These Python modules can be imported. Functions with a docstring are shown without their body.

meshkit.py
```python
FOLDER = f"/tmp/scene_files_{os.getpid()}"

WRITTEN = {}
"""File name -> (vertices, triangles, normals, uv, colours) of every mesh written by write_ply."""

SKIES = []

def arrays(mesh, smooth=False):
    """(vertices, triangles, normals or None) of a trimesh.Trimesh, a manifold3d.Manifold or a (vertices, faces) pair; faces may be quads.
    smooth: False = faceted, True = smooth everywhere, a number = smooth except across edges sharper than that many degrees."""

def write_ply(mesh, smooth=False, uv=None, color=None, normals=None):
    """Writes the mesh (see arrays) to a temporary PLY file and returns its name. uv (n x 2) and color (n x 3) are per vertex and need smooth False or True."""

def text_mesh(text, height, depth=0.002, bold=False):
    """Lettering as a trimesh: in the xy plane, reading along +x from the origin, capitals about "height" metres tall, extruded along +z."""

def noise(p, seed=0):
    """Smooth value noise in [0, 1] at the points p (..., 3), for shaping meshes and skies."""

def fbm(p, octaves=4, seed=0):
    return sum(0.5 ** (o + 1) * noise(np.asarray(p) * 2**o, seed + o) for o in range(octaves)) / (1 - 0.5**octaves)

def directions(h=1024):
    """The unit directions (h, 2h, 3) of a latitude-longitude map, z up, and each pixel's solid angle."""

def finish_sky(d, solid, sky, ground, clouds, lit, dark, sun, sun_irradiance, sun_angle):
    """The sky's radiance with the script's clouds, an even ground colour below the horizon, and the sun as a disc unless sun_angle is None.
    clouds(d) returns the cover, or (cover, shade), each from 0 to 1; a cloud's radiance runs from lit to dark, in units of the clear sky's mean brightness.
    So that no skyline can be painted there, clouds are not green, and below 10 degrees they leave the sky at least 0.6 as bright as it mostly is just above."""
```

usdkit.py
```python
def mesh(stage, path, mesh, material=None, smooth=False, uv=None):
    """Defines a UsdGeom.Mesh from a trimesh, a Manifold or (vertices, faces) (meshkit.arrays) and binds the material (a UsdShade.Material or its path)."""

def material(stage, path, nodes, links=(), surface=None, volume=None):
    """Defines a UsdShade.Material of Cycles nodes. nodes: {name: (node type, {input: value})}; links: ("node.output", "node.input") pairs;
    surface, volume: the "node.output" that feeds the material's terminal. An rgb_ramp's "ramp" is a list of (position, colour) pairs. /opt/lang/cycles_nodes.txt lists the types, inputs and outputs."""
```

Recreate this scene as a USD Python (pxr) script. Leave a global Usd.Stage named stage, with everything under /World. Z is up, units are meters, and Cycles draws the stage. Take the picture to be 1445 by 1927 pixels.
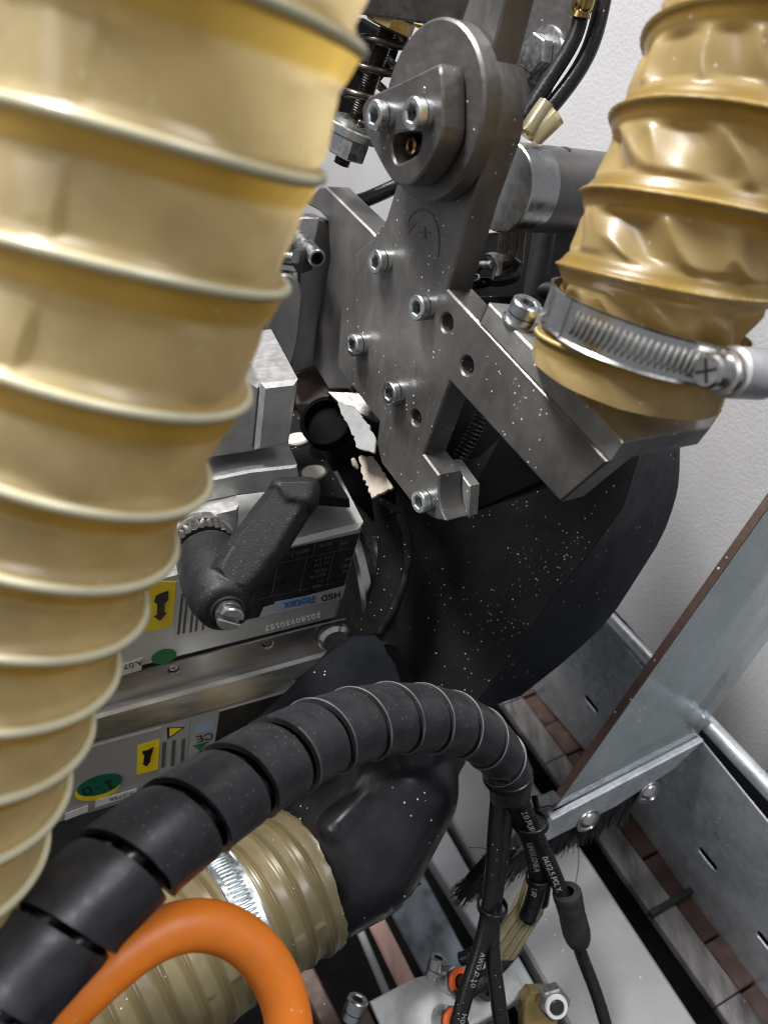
import math, random
import numpy as np
import trimesh
import mapbox_earcut as earcut
import meshkit, usdkit
from pxr import Usd, UsdGeom, UsdLux, UsdShade, Gf, Sdf, Vt

random.seed(7)
RNG = np.random.default_rng(7)
stage = Usd.Stage.CreateInMemory()
UsdGeom.Xform.Define(stage, '/World')
UsdGeom.Scope.Define(stage, '/World/Looks')

# ---------------------------------------------------------------- camera
FPX, CX, CY = 1390.0, 722.5, 963.5
PITCH = math.radians(40)
EYE = np.array([0, 0, 1.05])
RIGHT = np.array([1.0, 0, 0])
FWD = np.array([0, math.cos(PITCH), -math.sin(PITCH)])
UP = np.cross(RIGHT, FWD)
ROT = np.stack([RIGHT, UP, -FWD], 1)          # columns: right, up, back


def Wd(v):                                     # survey frame of the machine -> world
    return np.asarray(v, float) @ ROT.T + EYE


def V(*a):
    return np.array(a, float)


def nrm(v):
    v = np.asarray(v, float)
    return v / np.linalg.norm(v)


cam = UsdGeom.Camera.Define(stage, '/World/camera')
cm = np.eye(4)
cm[:3, :3] = ROT.T
cm[3, :3] = EYE
cam.AddTransformOp().Set(Gf.Matrix4d(*cm.ravel().tolist()))
cam.CreateHorizontalApertureAttr(24.0)
cam.CreateVerticalApertureAttr(32.04)
cam.CreateFocalLengthAttr(FPX / 1445 * 24.0)
cam.CreateClippingRangeAttr(Gf.Vec2f(0.01, 100))
cam.CreateFStopAttr(9.5)
cam.CreateFocusDistanceAttr(0.32)
cam.CreateExposureAttr(0.0)


# ---------------------------------------------------------------- lamps: a ceiling light, added fills and an ambient dome
def rect_light(name, centre, target, w, h, power, color):
    """centre, target in the survey frame; power in watts"""
    l = UsdLux.RectLight.Define(stage, '/World/' + name)
    c, t = Wd(centre), Wd(target)
    z = nrm(c - t)
    x = nrm(np.cross([0.02, 1, 0.03], z))
    y = np.cross(z, x)
    m = np.eye(4)
    m[0, :3], m[1, :3], m[2, :3], m[3, :3] = x, y, z, c
    l.AddTransformOp().Set(Gf.Matrix4d(*m.ravel().tolist()))
    l.CreateWidthAttr(w)
    l.CreateHeightAttr(h)
    l.CreateNormalizeAttr(True)
    l.CreateIntensityAttr(power)
    l.CreateColorAttr(Gf.Vec3f(*color))


MID = V(0.02, 0.05, -0.3)
rect_light('ceiling_lamp', MID + nrm([-0.34, 0.80, 0.50]) * 1.5, MID, 0.20, 0.7, 17.5, (1.0, 0.97, 0.95))
rect_light('ceiling_lamp_001', MID + nrm([0.55, 0.62, 0.62]) * 2.2, MID, 0.5, 1.2, 9.0, (0.93, 0.95, 1.0))  # unseen fill from the right, added to brighten the metal
rect_light('ceiling_lamp_002', MID + nrm([-0.75, 0.25, 0.72]) * 2.4, MID, 1.0, 1.0, 4.8, (0.98, 0.96, 1.0))  # unseen front-left fill, added to lift the plate faces
dome = UsdLux.DomeLight.Define(stage, '/World/ambient_fill')  # even dome added as ambient fill and for reflections in metal
dm = usdkit.material(stage, '/World/Looks/room', {'b': ('background_shader', {'color': (0.9, 0.92, 1.0), 'strength': 0.25})}, [], surface='b.background')
UsdShade.MaterialBindingAPI.Apply(dome.GetPrim()).Bind(dm)


# ---------------------------------------------------------------- placing helpers
def P(x, y, d):
    return V((x - CX) / FPX * d, (CY - y) / FPX * d, -d)


class Pl:
    """a plane in the survey frame: normal n through p0"""
    def __init__(s, n, p0):
        s.n, s.p0 = nrm(n), np.asarray(p0, float)

    def at(s, x, y, off=0.0):
        r = V((x - CX) / FPX, (CY - y) / FPX, -1)
        return r * ((s.n @ s.p0 + off) / (s.n @ r))

    def poly(s, pts, off=0.0):
        return [s.at(x, y, off) for x, y in pts]

    def off(s, o):
        return Pl(s.n, s.p0 + s.n * o)


TOPS = {}
COUNT = {}


def numbered(path):
    k = COUNT.get(path, 0)
    COUNT[path] = k + 1
    return path if k == 0 else f'{path}_{k:03d}'


def thing(name, label, cat, base, group=None, kind=None):
    path = numbered('/World/' + name)
    x = UsdGeom.Xform.Define(stage, path)
    b = Wd(base)
    x.AddTranslateOp().Set(Gf.Vec3d(*b.tolist()))
    TOPS[path] = b
    p = x.GetPrim()
    if label:
        p.SetCustomDataByKey('label', label)
        p.SetCustomDataByKey('category', cat)
    if group:
        p.SetCustomDataByKey('group', group)
    if kind:
        p.SetCustomDataByKey('kind', kind)
    return path


def structure(name, mesh, mat, smooth=30):
    path = numbered('/World/' + name)
    v, f = arr(mesh)
    m = usdkit.mesh(stage, path, (Wd(v), f), MAT[mat], smooth=smooth)
    m.GetPrim().SetCustomDataByKey('kind', 'structure')
    return path


def arr(mesh):
    if isinstance(mesh, tuple):
        v, f = mesh
        f = np.asarray(f)
        if f.shape[1] == 4:
            f = np.vstack([f[:, [0, 1, 2]], f[:, [0, 2, 3]]])
        return np.asarray(v, float), f
    if hasattr(mesh, 'to_mesh'):
        m = mesh.to_mesh()
        return np.array(m.vert_properties[:, :3], float), np.array(m.tri_verts)
    return np.array(mesh.vertices), np.array(mesh.faces)


def part(parent, name, mesh, mat, smooth=35, label=None, kind=None, tone=None):
    path = numbered(parent + '/' + name)
    top = '/'.join(path.split('/')[:3])
    v, f = arr(mesh)
    w = Wd(v) - TOPS[top]
    m = usdkit.mesh(stage, path, (w, f), MAT[mat], smooth=(True if tone is not None else smooth))
    if tone is not None:
        UsdGeom.PrimvarsAPI(m).CreatePrimvar('tone', Sdf.ValueTypeNames.Color3fArray, 'vertex').Set(
            Vt.Vec3fArray.FromNumpy(np.repeat(np.asarray(tone, np.float32)[:, None], 3, 1)))
    if label:
        m.GetPrim().SetCustomDataByKey('label', label)
    if kind:
        m.GetPrim().SetCustomDataByKey('kind', kind)
    return path


def join(*ms):
    vs, fs, n = [], [], 0
    for m in ms:
        v, f = arr(m)
        vs.append(v)
        fs.append(f + n)
        n += len(v)
    return np.vstack(vs), np.vstack(fs)


# ---------------------------------------------------------------- mesh helpers
def basis(n):
    n = nrm(n)
    a = V(0, 1, 0) if abs(n[1]) < 0.9 else V(1, 0, 0)
    u = nrm(np.cross(a, n))
    return u, np.cross(n, u), n


def area2(p):
    x, y = p[:, 0], p[:, 1]
    return 0.5 * np.sum(x * np.roll(y, -1) - y * np.roll(x, -1))


def inset(p, b):
    d = np.roll(p, -1, 0) - p
    d /= np.linalg.norm(d, axis=1, keepdims=True) + 1e-12
    nl = np.stack([-d[:, 1], d[:, 0]], 1)
    n0 = np.roll(nl, 1, 0)
    m = n0 + nl
    k = np.clip((m * m).sum(1, keepdims=True), 0.35, None)
    return p + m * (2 * b / k)


def slab(front, t, n, bevel=0.0006, holes=(), back_dir=None):
    """a plate: outline (coplanar points) of its front face, going back by t along -n (or back_dir), edges chamfered"""
    u, v, n = basis(n)
    bd = -n * t if back_dir is None else np.asarray(back_dir, float)
    o = np.asarray(front[0], float)
    loops = []
    for i, l in enumerate([front, *holes]):
        q = np.asarray(l, float) - o
        q = np.stack([q @ u, q @ v], 1)
        keep = np.linalg.norm(q - np.roll(q, 1, 0), axis=1) > 1e-6
        q = q[keep]
        if (area2(q) > 0) != (i == 0):
            q = q[::-1]
        loops.append(q)
    L = np.linalg.norm(bd)
    b = min(bevel, L * 0.3)
    if b > 0:
        levels = [(0.0, b), (b / L, 0.0), (1 - b / L, 0.0), (1.0, b)]
    else:
        levels = [(0.0, 0.0), (1.0, 0.0)]
    flat = np.vstack(loops)
    N = len(flat)
    vs = []
    for k, ins in levels:
        q = np.vstack([inset(l, ins) if ins else l for l in loops])
        vs.append(o + q[:, :1] * u + q[:, 1:] * v + bd * k)
    vs = np.vstack(vs)
    ends = np.cumsum([len(l) for l in loops]).astype(np.uint32)
    cap_pts = np.vstack([inset(l, b) if b else l for l in loops])
    tri = earcut.triangulate_float64(cap_pts.astype(np.float64), ends).reshape(-1, 3).astype(int)
    a, bb, c = cap_pts[tri[:, 0]], cap_pts[tri[:, 1]], cap_pts[tri[:, 2]]
    cr = (bb[:, 0] - a[:, 0]) * (c[:, 1] - a[:, 1]) - (bb[:, 1] - a[:, 1]) * (c[:, 0] - a[:, 0])
    tri[cr < 0] = tri[cr < 0][:, ::-1]
    fs = [tri, tri[:, ::-1] + N * (len(levels) - 1)]
    s = 0
    for l in loops:
        k = len(l)
        i = np.arange(k)
        j = (i + 1) % k
        for lv in range(len(levels) - 1):
            A, B = s + lv * N, s + (lv + 1) * N
            fs.append(np.stack([A + i, B + i, B + j], 1))
            fs.append(np.stack([A + i, B + j, A + j], 1))
        s += k
    return vs, np.vstack(fs)


def circle(c, n, r, k=32, r2=None, ph=0.0):
    u, v, n = basis(n)
    a = np.arange(k) * 2 * math.pi / k + ph
    return [c + r * math.cos(x) * u + (r2 or r) * math.sin(x) * v for x in a]


def chaikin(p, it=2, closed=True):
    p = np.asarray(p, float)
    for _ in range(it):
        q = np.roll(p, -1, 0) if closed else p[1:]
        a = p if closed else p[:-1]
        out = np.empty((2 * len(a), p.shape[1]))
        out[0::2], out[1::2] = 0.75 * a + 0.25 * q, 0.25 * a + 0.75 * q
        p = out if closed else np.vstack([p[:1], out, p[-1:]])
    return p


def lathe(profile, o, axis, k=40, frame=None):
    """profile: (distance along axis, radius)"""
    u, v, w = frame or basis(axis)
    a = np.arange(k) * 2 * math.pi / k
    ring = np.cos(a)[:, None] * u + np.sin(a)[:, None] * v
    vs = np.vstack([o + s * w + max(r, 1e-6) * ring for s, r in profile])
    fs = []
    i = np.arange(k)
    j = (i + 1) % k
    for q in range(len(profile) - 1):
        A, B = q * k, (q + 1) * k
        fs.append(np.stack([A + i, A + j, B + j], 1))
        fs.append(np.stack([A + i, B + j, B + i], 1))
    return vs, np.vstack(fs)


def rod(p0, p1, r, k=24, ch=0.0):
    p0, p1 = np.asarray(p0, float), np.asarray(p1, float)
    L = np.linalg.norm(p1 - p0)
    ch = ch or r * 0.08
    return lathe([(0, 0), (0, r - ch), (ch, r), (L - ch, r), (L, r - ch), (L, 0)], p0, (p1 - p0) / L, k)


class Curve:
    def __init__(s, pts, step=0.0015):
        from scipy.interpolate import CubicSpline
        p = np.asarray(pts, float)
        t = np.concatenate([[0], np.cumsum(np.linalg.norm(np.diff(p, axis=0), axis=1) ** 0.5)])
        cs = CubicSpline(t, p)
        q = cs(np.linspace(0, t[-1], 1200))
        l = np.concatenate([[0], np.cumsum(np.linalg.norm(np.diff(q, axis=0), axis=1))])
        s.L = l[-1]
        n = max(8, int(s.L / step))
        s.s = np.linspace(0, s.L, n)
        s.p = np.stack([np.interp(s.s, l, q[:, k]) for k in range(3)], 1)
        T = np.gradient(s.p, axis=0)
        s.t = T / np.linalg.norm(T, axis=1, keepdims=True)
        u = basis(s.t[0])[0]
        us = []
        for k in range(n):
            u = nrm(u - (u @ s.t[k]) * s.t[k])
            us.append(u)
        s.u = np.array(us)
        s.v = np.cross(s.t, s.u)

    def at(s, x):
        x = np.asarray(x, float)
        f = lambda A: np.stack([np.interp(x, s.s, A[:, k]) for k in range(3)], -1)
        # beyond the ends: straight on
        p = f(s.p) + np.where(x < 0, x, np.where(x > s.L, x - s.L, 0))[..., None] * f(s.t)
        return p, f(s.t), f(s.u), f(s.v)

    def pt(s, x, th, r):
        p, t, u, v = s.at(x)
        th, r = np.asarray(th)[..., None], np.asarray(r)[..., None]
        return p + r * (np.cos(th) * u + np.sin(th) * v)

    def facing(s, x):
        """angle on the tube that faces the eye at x"""
        p, t, u, v = s.at(x)
        d = -p
        return np.arctan2((d * v).sum(-1), (d * u).sum(-1))


def grid_faces(n, m, wrap=False):
    i, j = np.meshgrid(np.arange(n - 1), np.arange(m if wrap else m - 1), indexing='ij')
    jn = (j + 1) % m
    a, b, c, d = i * m + j, i * m + jn, (i + 1) * m + jn, (i + 1) * m + j
    return np.vstack([np.stack([a, b, c], -1).reshape(-1, 3), np.stack([a, c, d], -1).reshape(-1, 3)])


def tube(pts, r, k=14, step=0.002, caps=True, curve=None):
    c = curve or Curve(pts, step)
    n = len(c.s)
    th = np.arange(k) * 2 * math.pi / k
    rr = np.interp(np.linspace(0, 1, n), np.linspace(0, 1, len(np.atleast_1d(r))), np.atleast_1d(r))
    S, T = np.meshgrid(c.s, th, indexing='ij')
    v = c.pt(S, T, np.repeat(rr[:, None], k, 1)).reshape(-1, 3)
    f = grid_faces(n, k, True)
    if caps:
        v = np.vstack([v, c.p[:1], c.p[-1:]])
        i = np.arange(k)
        j = (i + 1) % k
        f = np.vstack([f, np.stack([j, i, np.full(k, n * k)], 1), np.stack([(n - 1) * k + i, (n - 1) * k + j, np.full(k, n * k + 1)], 1)])
    return v, f


def coil(c, R, pitch, wr, s0, s1, k=8, per=40, ph=0.0):
    n = int((s1 - s0) / pitch * per) + 2
    x = np.linspace(s0, s1, n)
    th = 2 * math.pi * x / pitch + ph
    p = c.pt(x, th, np.full(n, R))
    return tube(None, wr, k, curve=Poly(p))


class Poly(Curve):
    """a dense polyline used as it stands"""
    def __init__(s, p):
        s.p = np.asarray(p, float)
        l = np.concatenate([[0], np.cumsum(np.linalg.norm(np.diff(s.p, axis=0), axis=1))])
        s.s, s.L = l, l[-1]
        T = np.gradient(s.p, axis=0)
        s.t = T / np.linalg.norm(T, axis=1, keepdims=True)
        u = basis(s.t[0])[0]
        us = []
        for k in range(len(l)):
            u = nrm(u - (u @ s.t[k]) * s.t[k])
            us.append(u)
        s.u = np.array(us)
        s.v = np.cross(s.t, s.u)


def hull(spheres, sub=2):
    pts = [trimesh.creation.icosphere(sub, r).vertices + np.asarray(c) for c, r in spheres]
    return trimesh.convex.convex_hull(np.vstack(pts))


def text_on(s, origin, xdir, ydir, h, depth=0.00015, bold=False):
    m = meshkit.text_mesh(s, h, depth, bold)
    v, f = arr(m)
    x, y = nrm(xdir), nrm(ydir)
    z = np.cross(x, y)
    return np.asarray(origin) + v[:, :1] * x + v[:, 1:2] * y + v[:, 2:3] * z, f


def text_along(s, c, s0, r, h, flip=False, dth=0.0, depth=0.00012, bold=False):
    """lettering printed along a cable, on the side that can be seen"""
    m = meshkit.text_mesh(s, h, depth, bold)
    v, f = arr(m)
    v = v - [0, h * 0.5, 0]
    sgn = -1 if flip else 1
    x = s0 + sgn * v[:, 0]
    th0 = c.facing(np.array([s0]))[0] + dth
    th = th0 - sgn * v[:, 1] / r
    q = c.pt(x, th, r + 0.00005 + v[:, 2])
    return q, f


# ---------------------------------------------------------------- materials
MAT = {}


def mat(name, col, metal=0.0, rough=0.5, var=0.15, vscale=60, rvar=0.1, bump=0.0, bscale=500, speck=0.0, sscale=260, ssize=0.13,
        scol=(0.75, 0.75, 0.72), coat=0.0, stretch=None, spec=0.5, tint=None, rstretch=None, **kw):
    c = np.array(col, float)
    lo, hi = np.clip(c * (1 - var), 0, 1), np.clip(c * (1 + var), 0, 1)
    if tint is not None:
        lo = np.array(tint, float)
    N = {'g': ('geometry', {}),
         'n1': ('noise_texture', {'scale': vscale, 'detail': 5, 'roughness': 0.62}),
         'c': ('rgb_ramp', {'ramp': [(0.34, tuple(lo)), (0.66, tuple(hi))]}),
         'r': ('map_range', {'from_min': 0.3, 'from_max': 0.7, 'to_min': rough - rvar, 'to_max': rough + rvar, 'clamp': True}),
         'p': ('principled_bsdf', {'metallic': metal, 'coat_weight': coat, 'coat_roughness': 0.12, 'specular_ior_level': spec, **kw})}
    Lk = [('g.position', 'n1.vector'), ('n1.fac', 'c.fac'), ('n2.fac', 'r.value'), ('r.result', 'p.roughness')]
    N['n2'] = ('noise_texture', {'scale': vscale * 2.7, 'detail': 4})
    if stretch:
        N['mp'] = ('mapping', {'scale': stretch, 'rotation': (0.5, 0.3, 0.6)})
        Lk = [('g.position', 'mp.vector'), ('mp.vector', 'n1.vector'), ('mp.vector', 'n2.vector')] + Lk[1:]
    else:
        if rstretch:
            N['mr'] = ('mapping', {'scale': rstretch, 'rotation': (0.6, 0.25, 0.5)})
            N['n2'] = ('noise_texture', {'scale': 420, 'detail': 4})
            Lk += [('g.position', 'mr.vector'), ('mr.vector', 'n2.vector')]
        else:
            Lk.append(('g.position', 'n2.vector'))
    colout = 'c.color'
    if speck:
        N.update({'vo': ('voronoi_texture', {'scale': sscale}), 'lt': ('math', {'math_type': 'less_than', 'value2': ssize}),
                  'sc': ('separate_color', {}), 'gt': ('math', {'math_type': 'less_than', 'value2': speck}),
                  'cl': ('noise_texture', {'scale': 22, 'detail': 2}), 'cg': ('math', {'math_type': 'greater_than', 'value2': 0.47}),
                  'm1': ('math', {'math_type': 'multiply'}), 'm2': ('math', {'math_type': 'multiply'}),
                  'mx': ('mix', {'color2': scol}), 'mm': ('math', {'math_type': 'multiply_add', 'value2': -metal, 'value3': metal})}) 
        Lk += [('g.position', 'vo.vector'), ('vo.distance', 'lt.value1'), ('vo.color', 'sc.color'), ('sc.r', 'gt.value1'), ('g.position', 'cl.vector'),
               ('cl.fac', 'cg.value1'), ('lt.value', 'm1.value1'), ('gt.value', 'm1.value2'), ('m1.value', 'm2.value1'), ('cg.value', 'm2.value2'),
               ('m2.value', 'mx.fac'), (colout, 'mx.color1'), ('m2.value', 'mm.value1'), ('mm.value', 'p.metallic')]
        colout = 'mx.color'
    Lk.append((colout, 'p.base_color'))
    if bump:
        N['bn'] = ('noise_texture', {'scale': bscale, 'detail': 3})
        N['b'] = ('bump', {'strength': 1.0, 'distance': bump})
        Lk += [(('mp.vector' if stretch else 'g.position'), 'bn.vector'), ('bn.fac', 'b.height'), ('b.normal', 'p.normal')]
    MAT[name] = usdkit.material(stage, '/World/Looks/' + name, N, Lk, surface='p.BSDF')


mat('plate_steel', (0.155, 0.149, 0.142), 0.7, 0.43, 0.27, 34, 0.10, rstretch=(1.0, 1.0, 0.05), bump=0.00004, bscale=900, speck=0.25, sscale=420, ssize=0.13)
mat('flange_steel', (0.215, 0.212, 0.203), 0.35, 0.42, 0.25, 60, 0.16, rstretch=(0.05, 1.0, 1.0), bump=0.00005, bscale=1200, speck=0.4, sscale=380, ssize=0.14)
mat('disc_steel', (0.128, 0.122, 0.117), 0.7, 0.42, 0.24, 40, 0.10, rstretch=(1.0, 0.06, 1.0), bump=0.00003, bscale=900, speck=0.1, sscale=450, ssize=0.12)
mat('grey_steel', (0.24, 0.235, 0.225), 0.8, 0.40, 0.25, 30, 0.12, stretch=(1, 1, 0.25))
mat('bright_steel', (0.62, 0.62, 0.60), 1.0, 0.28, 0.12, 80, 0.08)
mat('zinc', (0.62, 0.66, 0.68), 1.0, 0.30, 0.12, 120, 0.1, bump=0.00002, bscale=1500)
mat('satin_steel', (0.62, 0.62, 0.62), 0.55, 0.42, 0.08, 120, 0.06)
mat('milled_aluminium', (0.62, 0.62, 0.61), 0.3, 0.40, 0.16, 70, 0.08, bump=0.00003, bscale=1500, speck=0.1)
mat('worn_rim', (0.10, 0.10, 0.105), 0.0, 0.45, 0.4, 90)  # paler than the wrap, paints the highlight on its edges
mat('bolt_steel', (0.5, 0.5, 0.5), 1.0, 0.33, 0.2, 150, 0.1)
mat('dark_metal', (0.09, 0.085, 0.08), 0.8, 0.35, 0.25, 120, 0.1)
mat('spring_steel', (0.075, 0.062, 0.053), 0.85, 0.3, 0.25, 150, 0.1)
mat('cast_aluminium', (0.46, 0.46, 0.45), 0.75, 0.45, 0.12, 120, 0.08, bump=0.00010, bscale=1100, speck=0.1)
mat('anodised', (0.46, 0.46, 0.44), 0.55, 0.42, 0.06, 60, 0.05, bump=0.00002, bscale=2500)
mat('brushed_aluminium', (0.60, 0.59, 0.57), 0.95, 0.30, 0.14, 40, 0.08, stretch=(0.15, 1.2, 1.2))
mat('dark_aluminium', (0.30, 0.29, 0.275), 0.9, 0.38, 0.25, 40, 0.08, stretch=(0.2, 1.2, 1.2))
mat('black_plastic', (0.006, 0.006, 0.0066), 0.0, 0.48, 0.3, 50, 0.1, speck=0.22, sscale=600, ssize=0.15, spec=0.14)
mat('blue_black', (0.007, 0.0085, 0.013), 0.0, 0.42, 0.2, 50, 0.08, speck=0.16, sscale=380, ssize=0.12, spec=0.15)
mat('nozzle_plastic', (0.016, 0.017, 0.020), 0.0, 0.30, 0.3, 40, 0.1, speck=0.4, sscale=300, ssize=0.15, bump=0.0002, bscale=60)
mat('handle_plastic', (0.009, 0.009, 0.0095), 0.0, 0.52, 0.3, 300, 0.08, bump=0.00012, bscale=1800, speck=0.3, sscale=1100, ssize=0.17, scol=(0.14, 0.14, 0.135), spec=0.28)
mat('wrap_plastic', (0.026, 0.026, 0.029), 0.0, 0.40, 0.25, 120, 0.08, bump=0.00003, bscale=1200, speck=0.3, sscale=700, ssize=0.2, scol=(0.11, 0.11, 0.115))
mat('cable_black', (0.012, 0.012, 0.013), 0.0, 0.32, 0.3, 300, 0.1, bump=0.00008, bscale=900, speck=0.2, sscale=450, ssize=0.15, scol=(0.5, 0.5, 0.5))
mat('rubber', (0.02, 0.02, 0.021), 0.0, 0.6, 0.3, 200, 0.08, bump=0.0001, bscale=1200)
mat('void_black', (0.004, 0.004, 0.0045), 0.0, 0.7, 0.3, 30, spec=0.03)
mat('wall_paint', (0.57, 0.565, 0.575), 0.0, 0.42, 0.07, 7, 0.05, bump=0.00036, bscale=420)
mat('panel_paint', (0.29, 0.29, 0.28), 0.0, 0.45, 0.08, 25, 0.06, bump=0.0002, bscale=700, speck=0.12)
mat('grey_bar', (0.36, 0.37, 0.37), 0.2, 0.45, 0.1, 30)
mat('galvanised', (0.54, 0.58, 0.605), 0.66, 0.36, 0.14, 70, 0.1, speck=0.5, sscale=330, ssize=0.14, scol=(0.85, 0.88, 0.9), bump=0.00005, bscale=200)
mat('blue_sheet', (0.25, 0.28, 0.31), 0.8, 0.35, 0.1, 30)
mat('copper_bar', (0.62, 0.40, 0.33), 0.35, 0.5, 0.2, 120, stretch=(1, .2, 1))
mat('brown_pad', (0.080, 0.042, 0.030), 0.0, 0.5, 0.3, 60, 0.12, speck=0.1, sscale=400)
mat('brown_pad_worn', (0.098, 0.058, 0.044), 0.0, 0.58, 0.45, 75, 0.12, speck=0.15, sscale=350)
mat('brown_pad_dark', (0.062, 0.033, 0.025), 0.0, 0.45, 0.3, 50, 0.12)
mat('worn_grey', (0.20, 0.185, 0.18), 0.0, 0.55, 0.65, 55, 0.15, stretch=(1.2, .35, 1), speck=0.2, sscale=500, bump=0.0001, bscale=300)
mat('brown_edge', (0.055, 0.031, 0.023), 0.0, 0.5, 0.2, 200, speck=0.15)
mat('orange', (0.92, 0.235, 0.018), 0.0, 0.45, 0.06, 80, 0.05, speck=0.15, sscale=380, ssize=0.15, scol=(0.9, 0.5, 0.3))
mat('orange_ring', (0.85, 0.13, 0.02), 0.0, 0.35, 0.04)
mat('veneer', (0.30, 0.26, 0.21), 0.0, 0.65, 0.14, 220, bump=0.0001, bscale=900)
mat('veneer_blue', (0.22, 0.225, 0.225), 0.0, 0.6, 0.14, 160, bump=0.0001, bscale=900)
mat('yellow_label', (0.72, 0.52, 0.01), 0.0, 0.45, 0.06)
mat('label_black', (0.012, 0.012, 0.012), 0.0, 0.4, 0.2)
mat('green_dot', (0.01, 0.14, 0.035), 0.0, 0.5, 0.1)
mat('dark_green', (0.005, 0.09, 0.05), 0.0, 0.5, 0.1)
mat('data_plate', (0.016, 0.016, 0.017), 0.0, 0.3, 0.2)
mat('silver_print', (0.42, 0.42, 0.41), 0.3, 0.45, 0.05)
mat('dim_print', (0.13, 0.13, 0.13), 0.0, 0.5, 0.1)
mat('cable_print', (0.42, 0.43, 0.44), 0.0, 0.5, 0.3, 900)
mat('white_print', (0.75, 0.75, 0.73), 0.0, 0.5, 0.05)
mat('grey_print', (0.07, 0.07, 0.066), 0.0, 0.5, 0.1)
mat('blue_print', (0.02, 0.13, 0.30), 0.0, 0.45, 0.08)
mat('light_blue', (0.25, 0.32, 0.42), 0.0, 0.45, 0.08)
mat('white_label', (0.55, 0.53, 0.49), 0.0, 0.5, 0.05)
mat('grey_label', (0.30, 0.30, 0.285), 0.1, 0.45, 0.05)
mat('cream_plug', (0.62, 0.60, 0.50), 0.0, 0.35, 0.1, 200)
mat('brass', (0.55, 0.40, 0.16), 0.95, 0.35, 0.2, 120)
mat('brass_dark', (0.42, 0.30, 0.12), 1.0, 0.22, 0.2, 120)
mat('gold_wire', (0.58, 0.50, 0.27), 0.0, 0.22, 0.08, coat=0.4)
mat('olive_wire', (0.27, 0.23, 0.12), 0.0, 0.25, 0.08, coat=0.3)
mat('coil_wire', (0.60, 0.56, 0.37), 0.0, 0.25, 0.05, coat=0.3)
mat('mark_ink', (0.065, 0.058, 0.052), 0.3, 0.5, 0.2)
mat('brown_floor', (0.055, 0.034, 0.028), 0.0, 0.6, 0.3, 40)
mat('speck_flake', (0.72, 0.74, 0.76), 0.0, 0.5, 0.2, 300)


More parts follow.
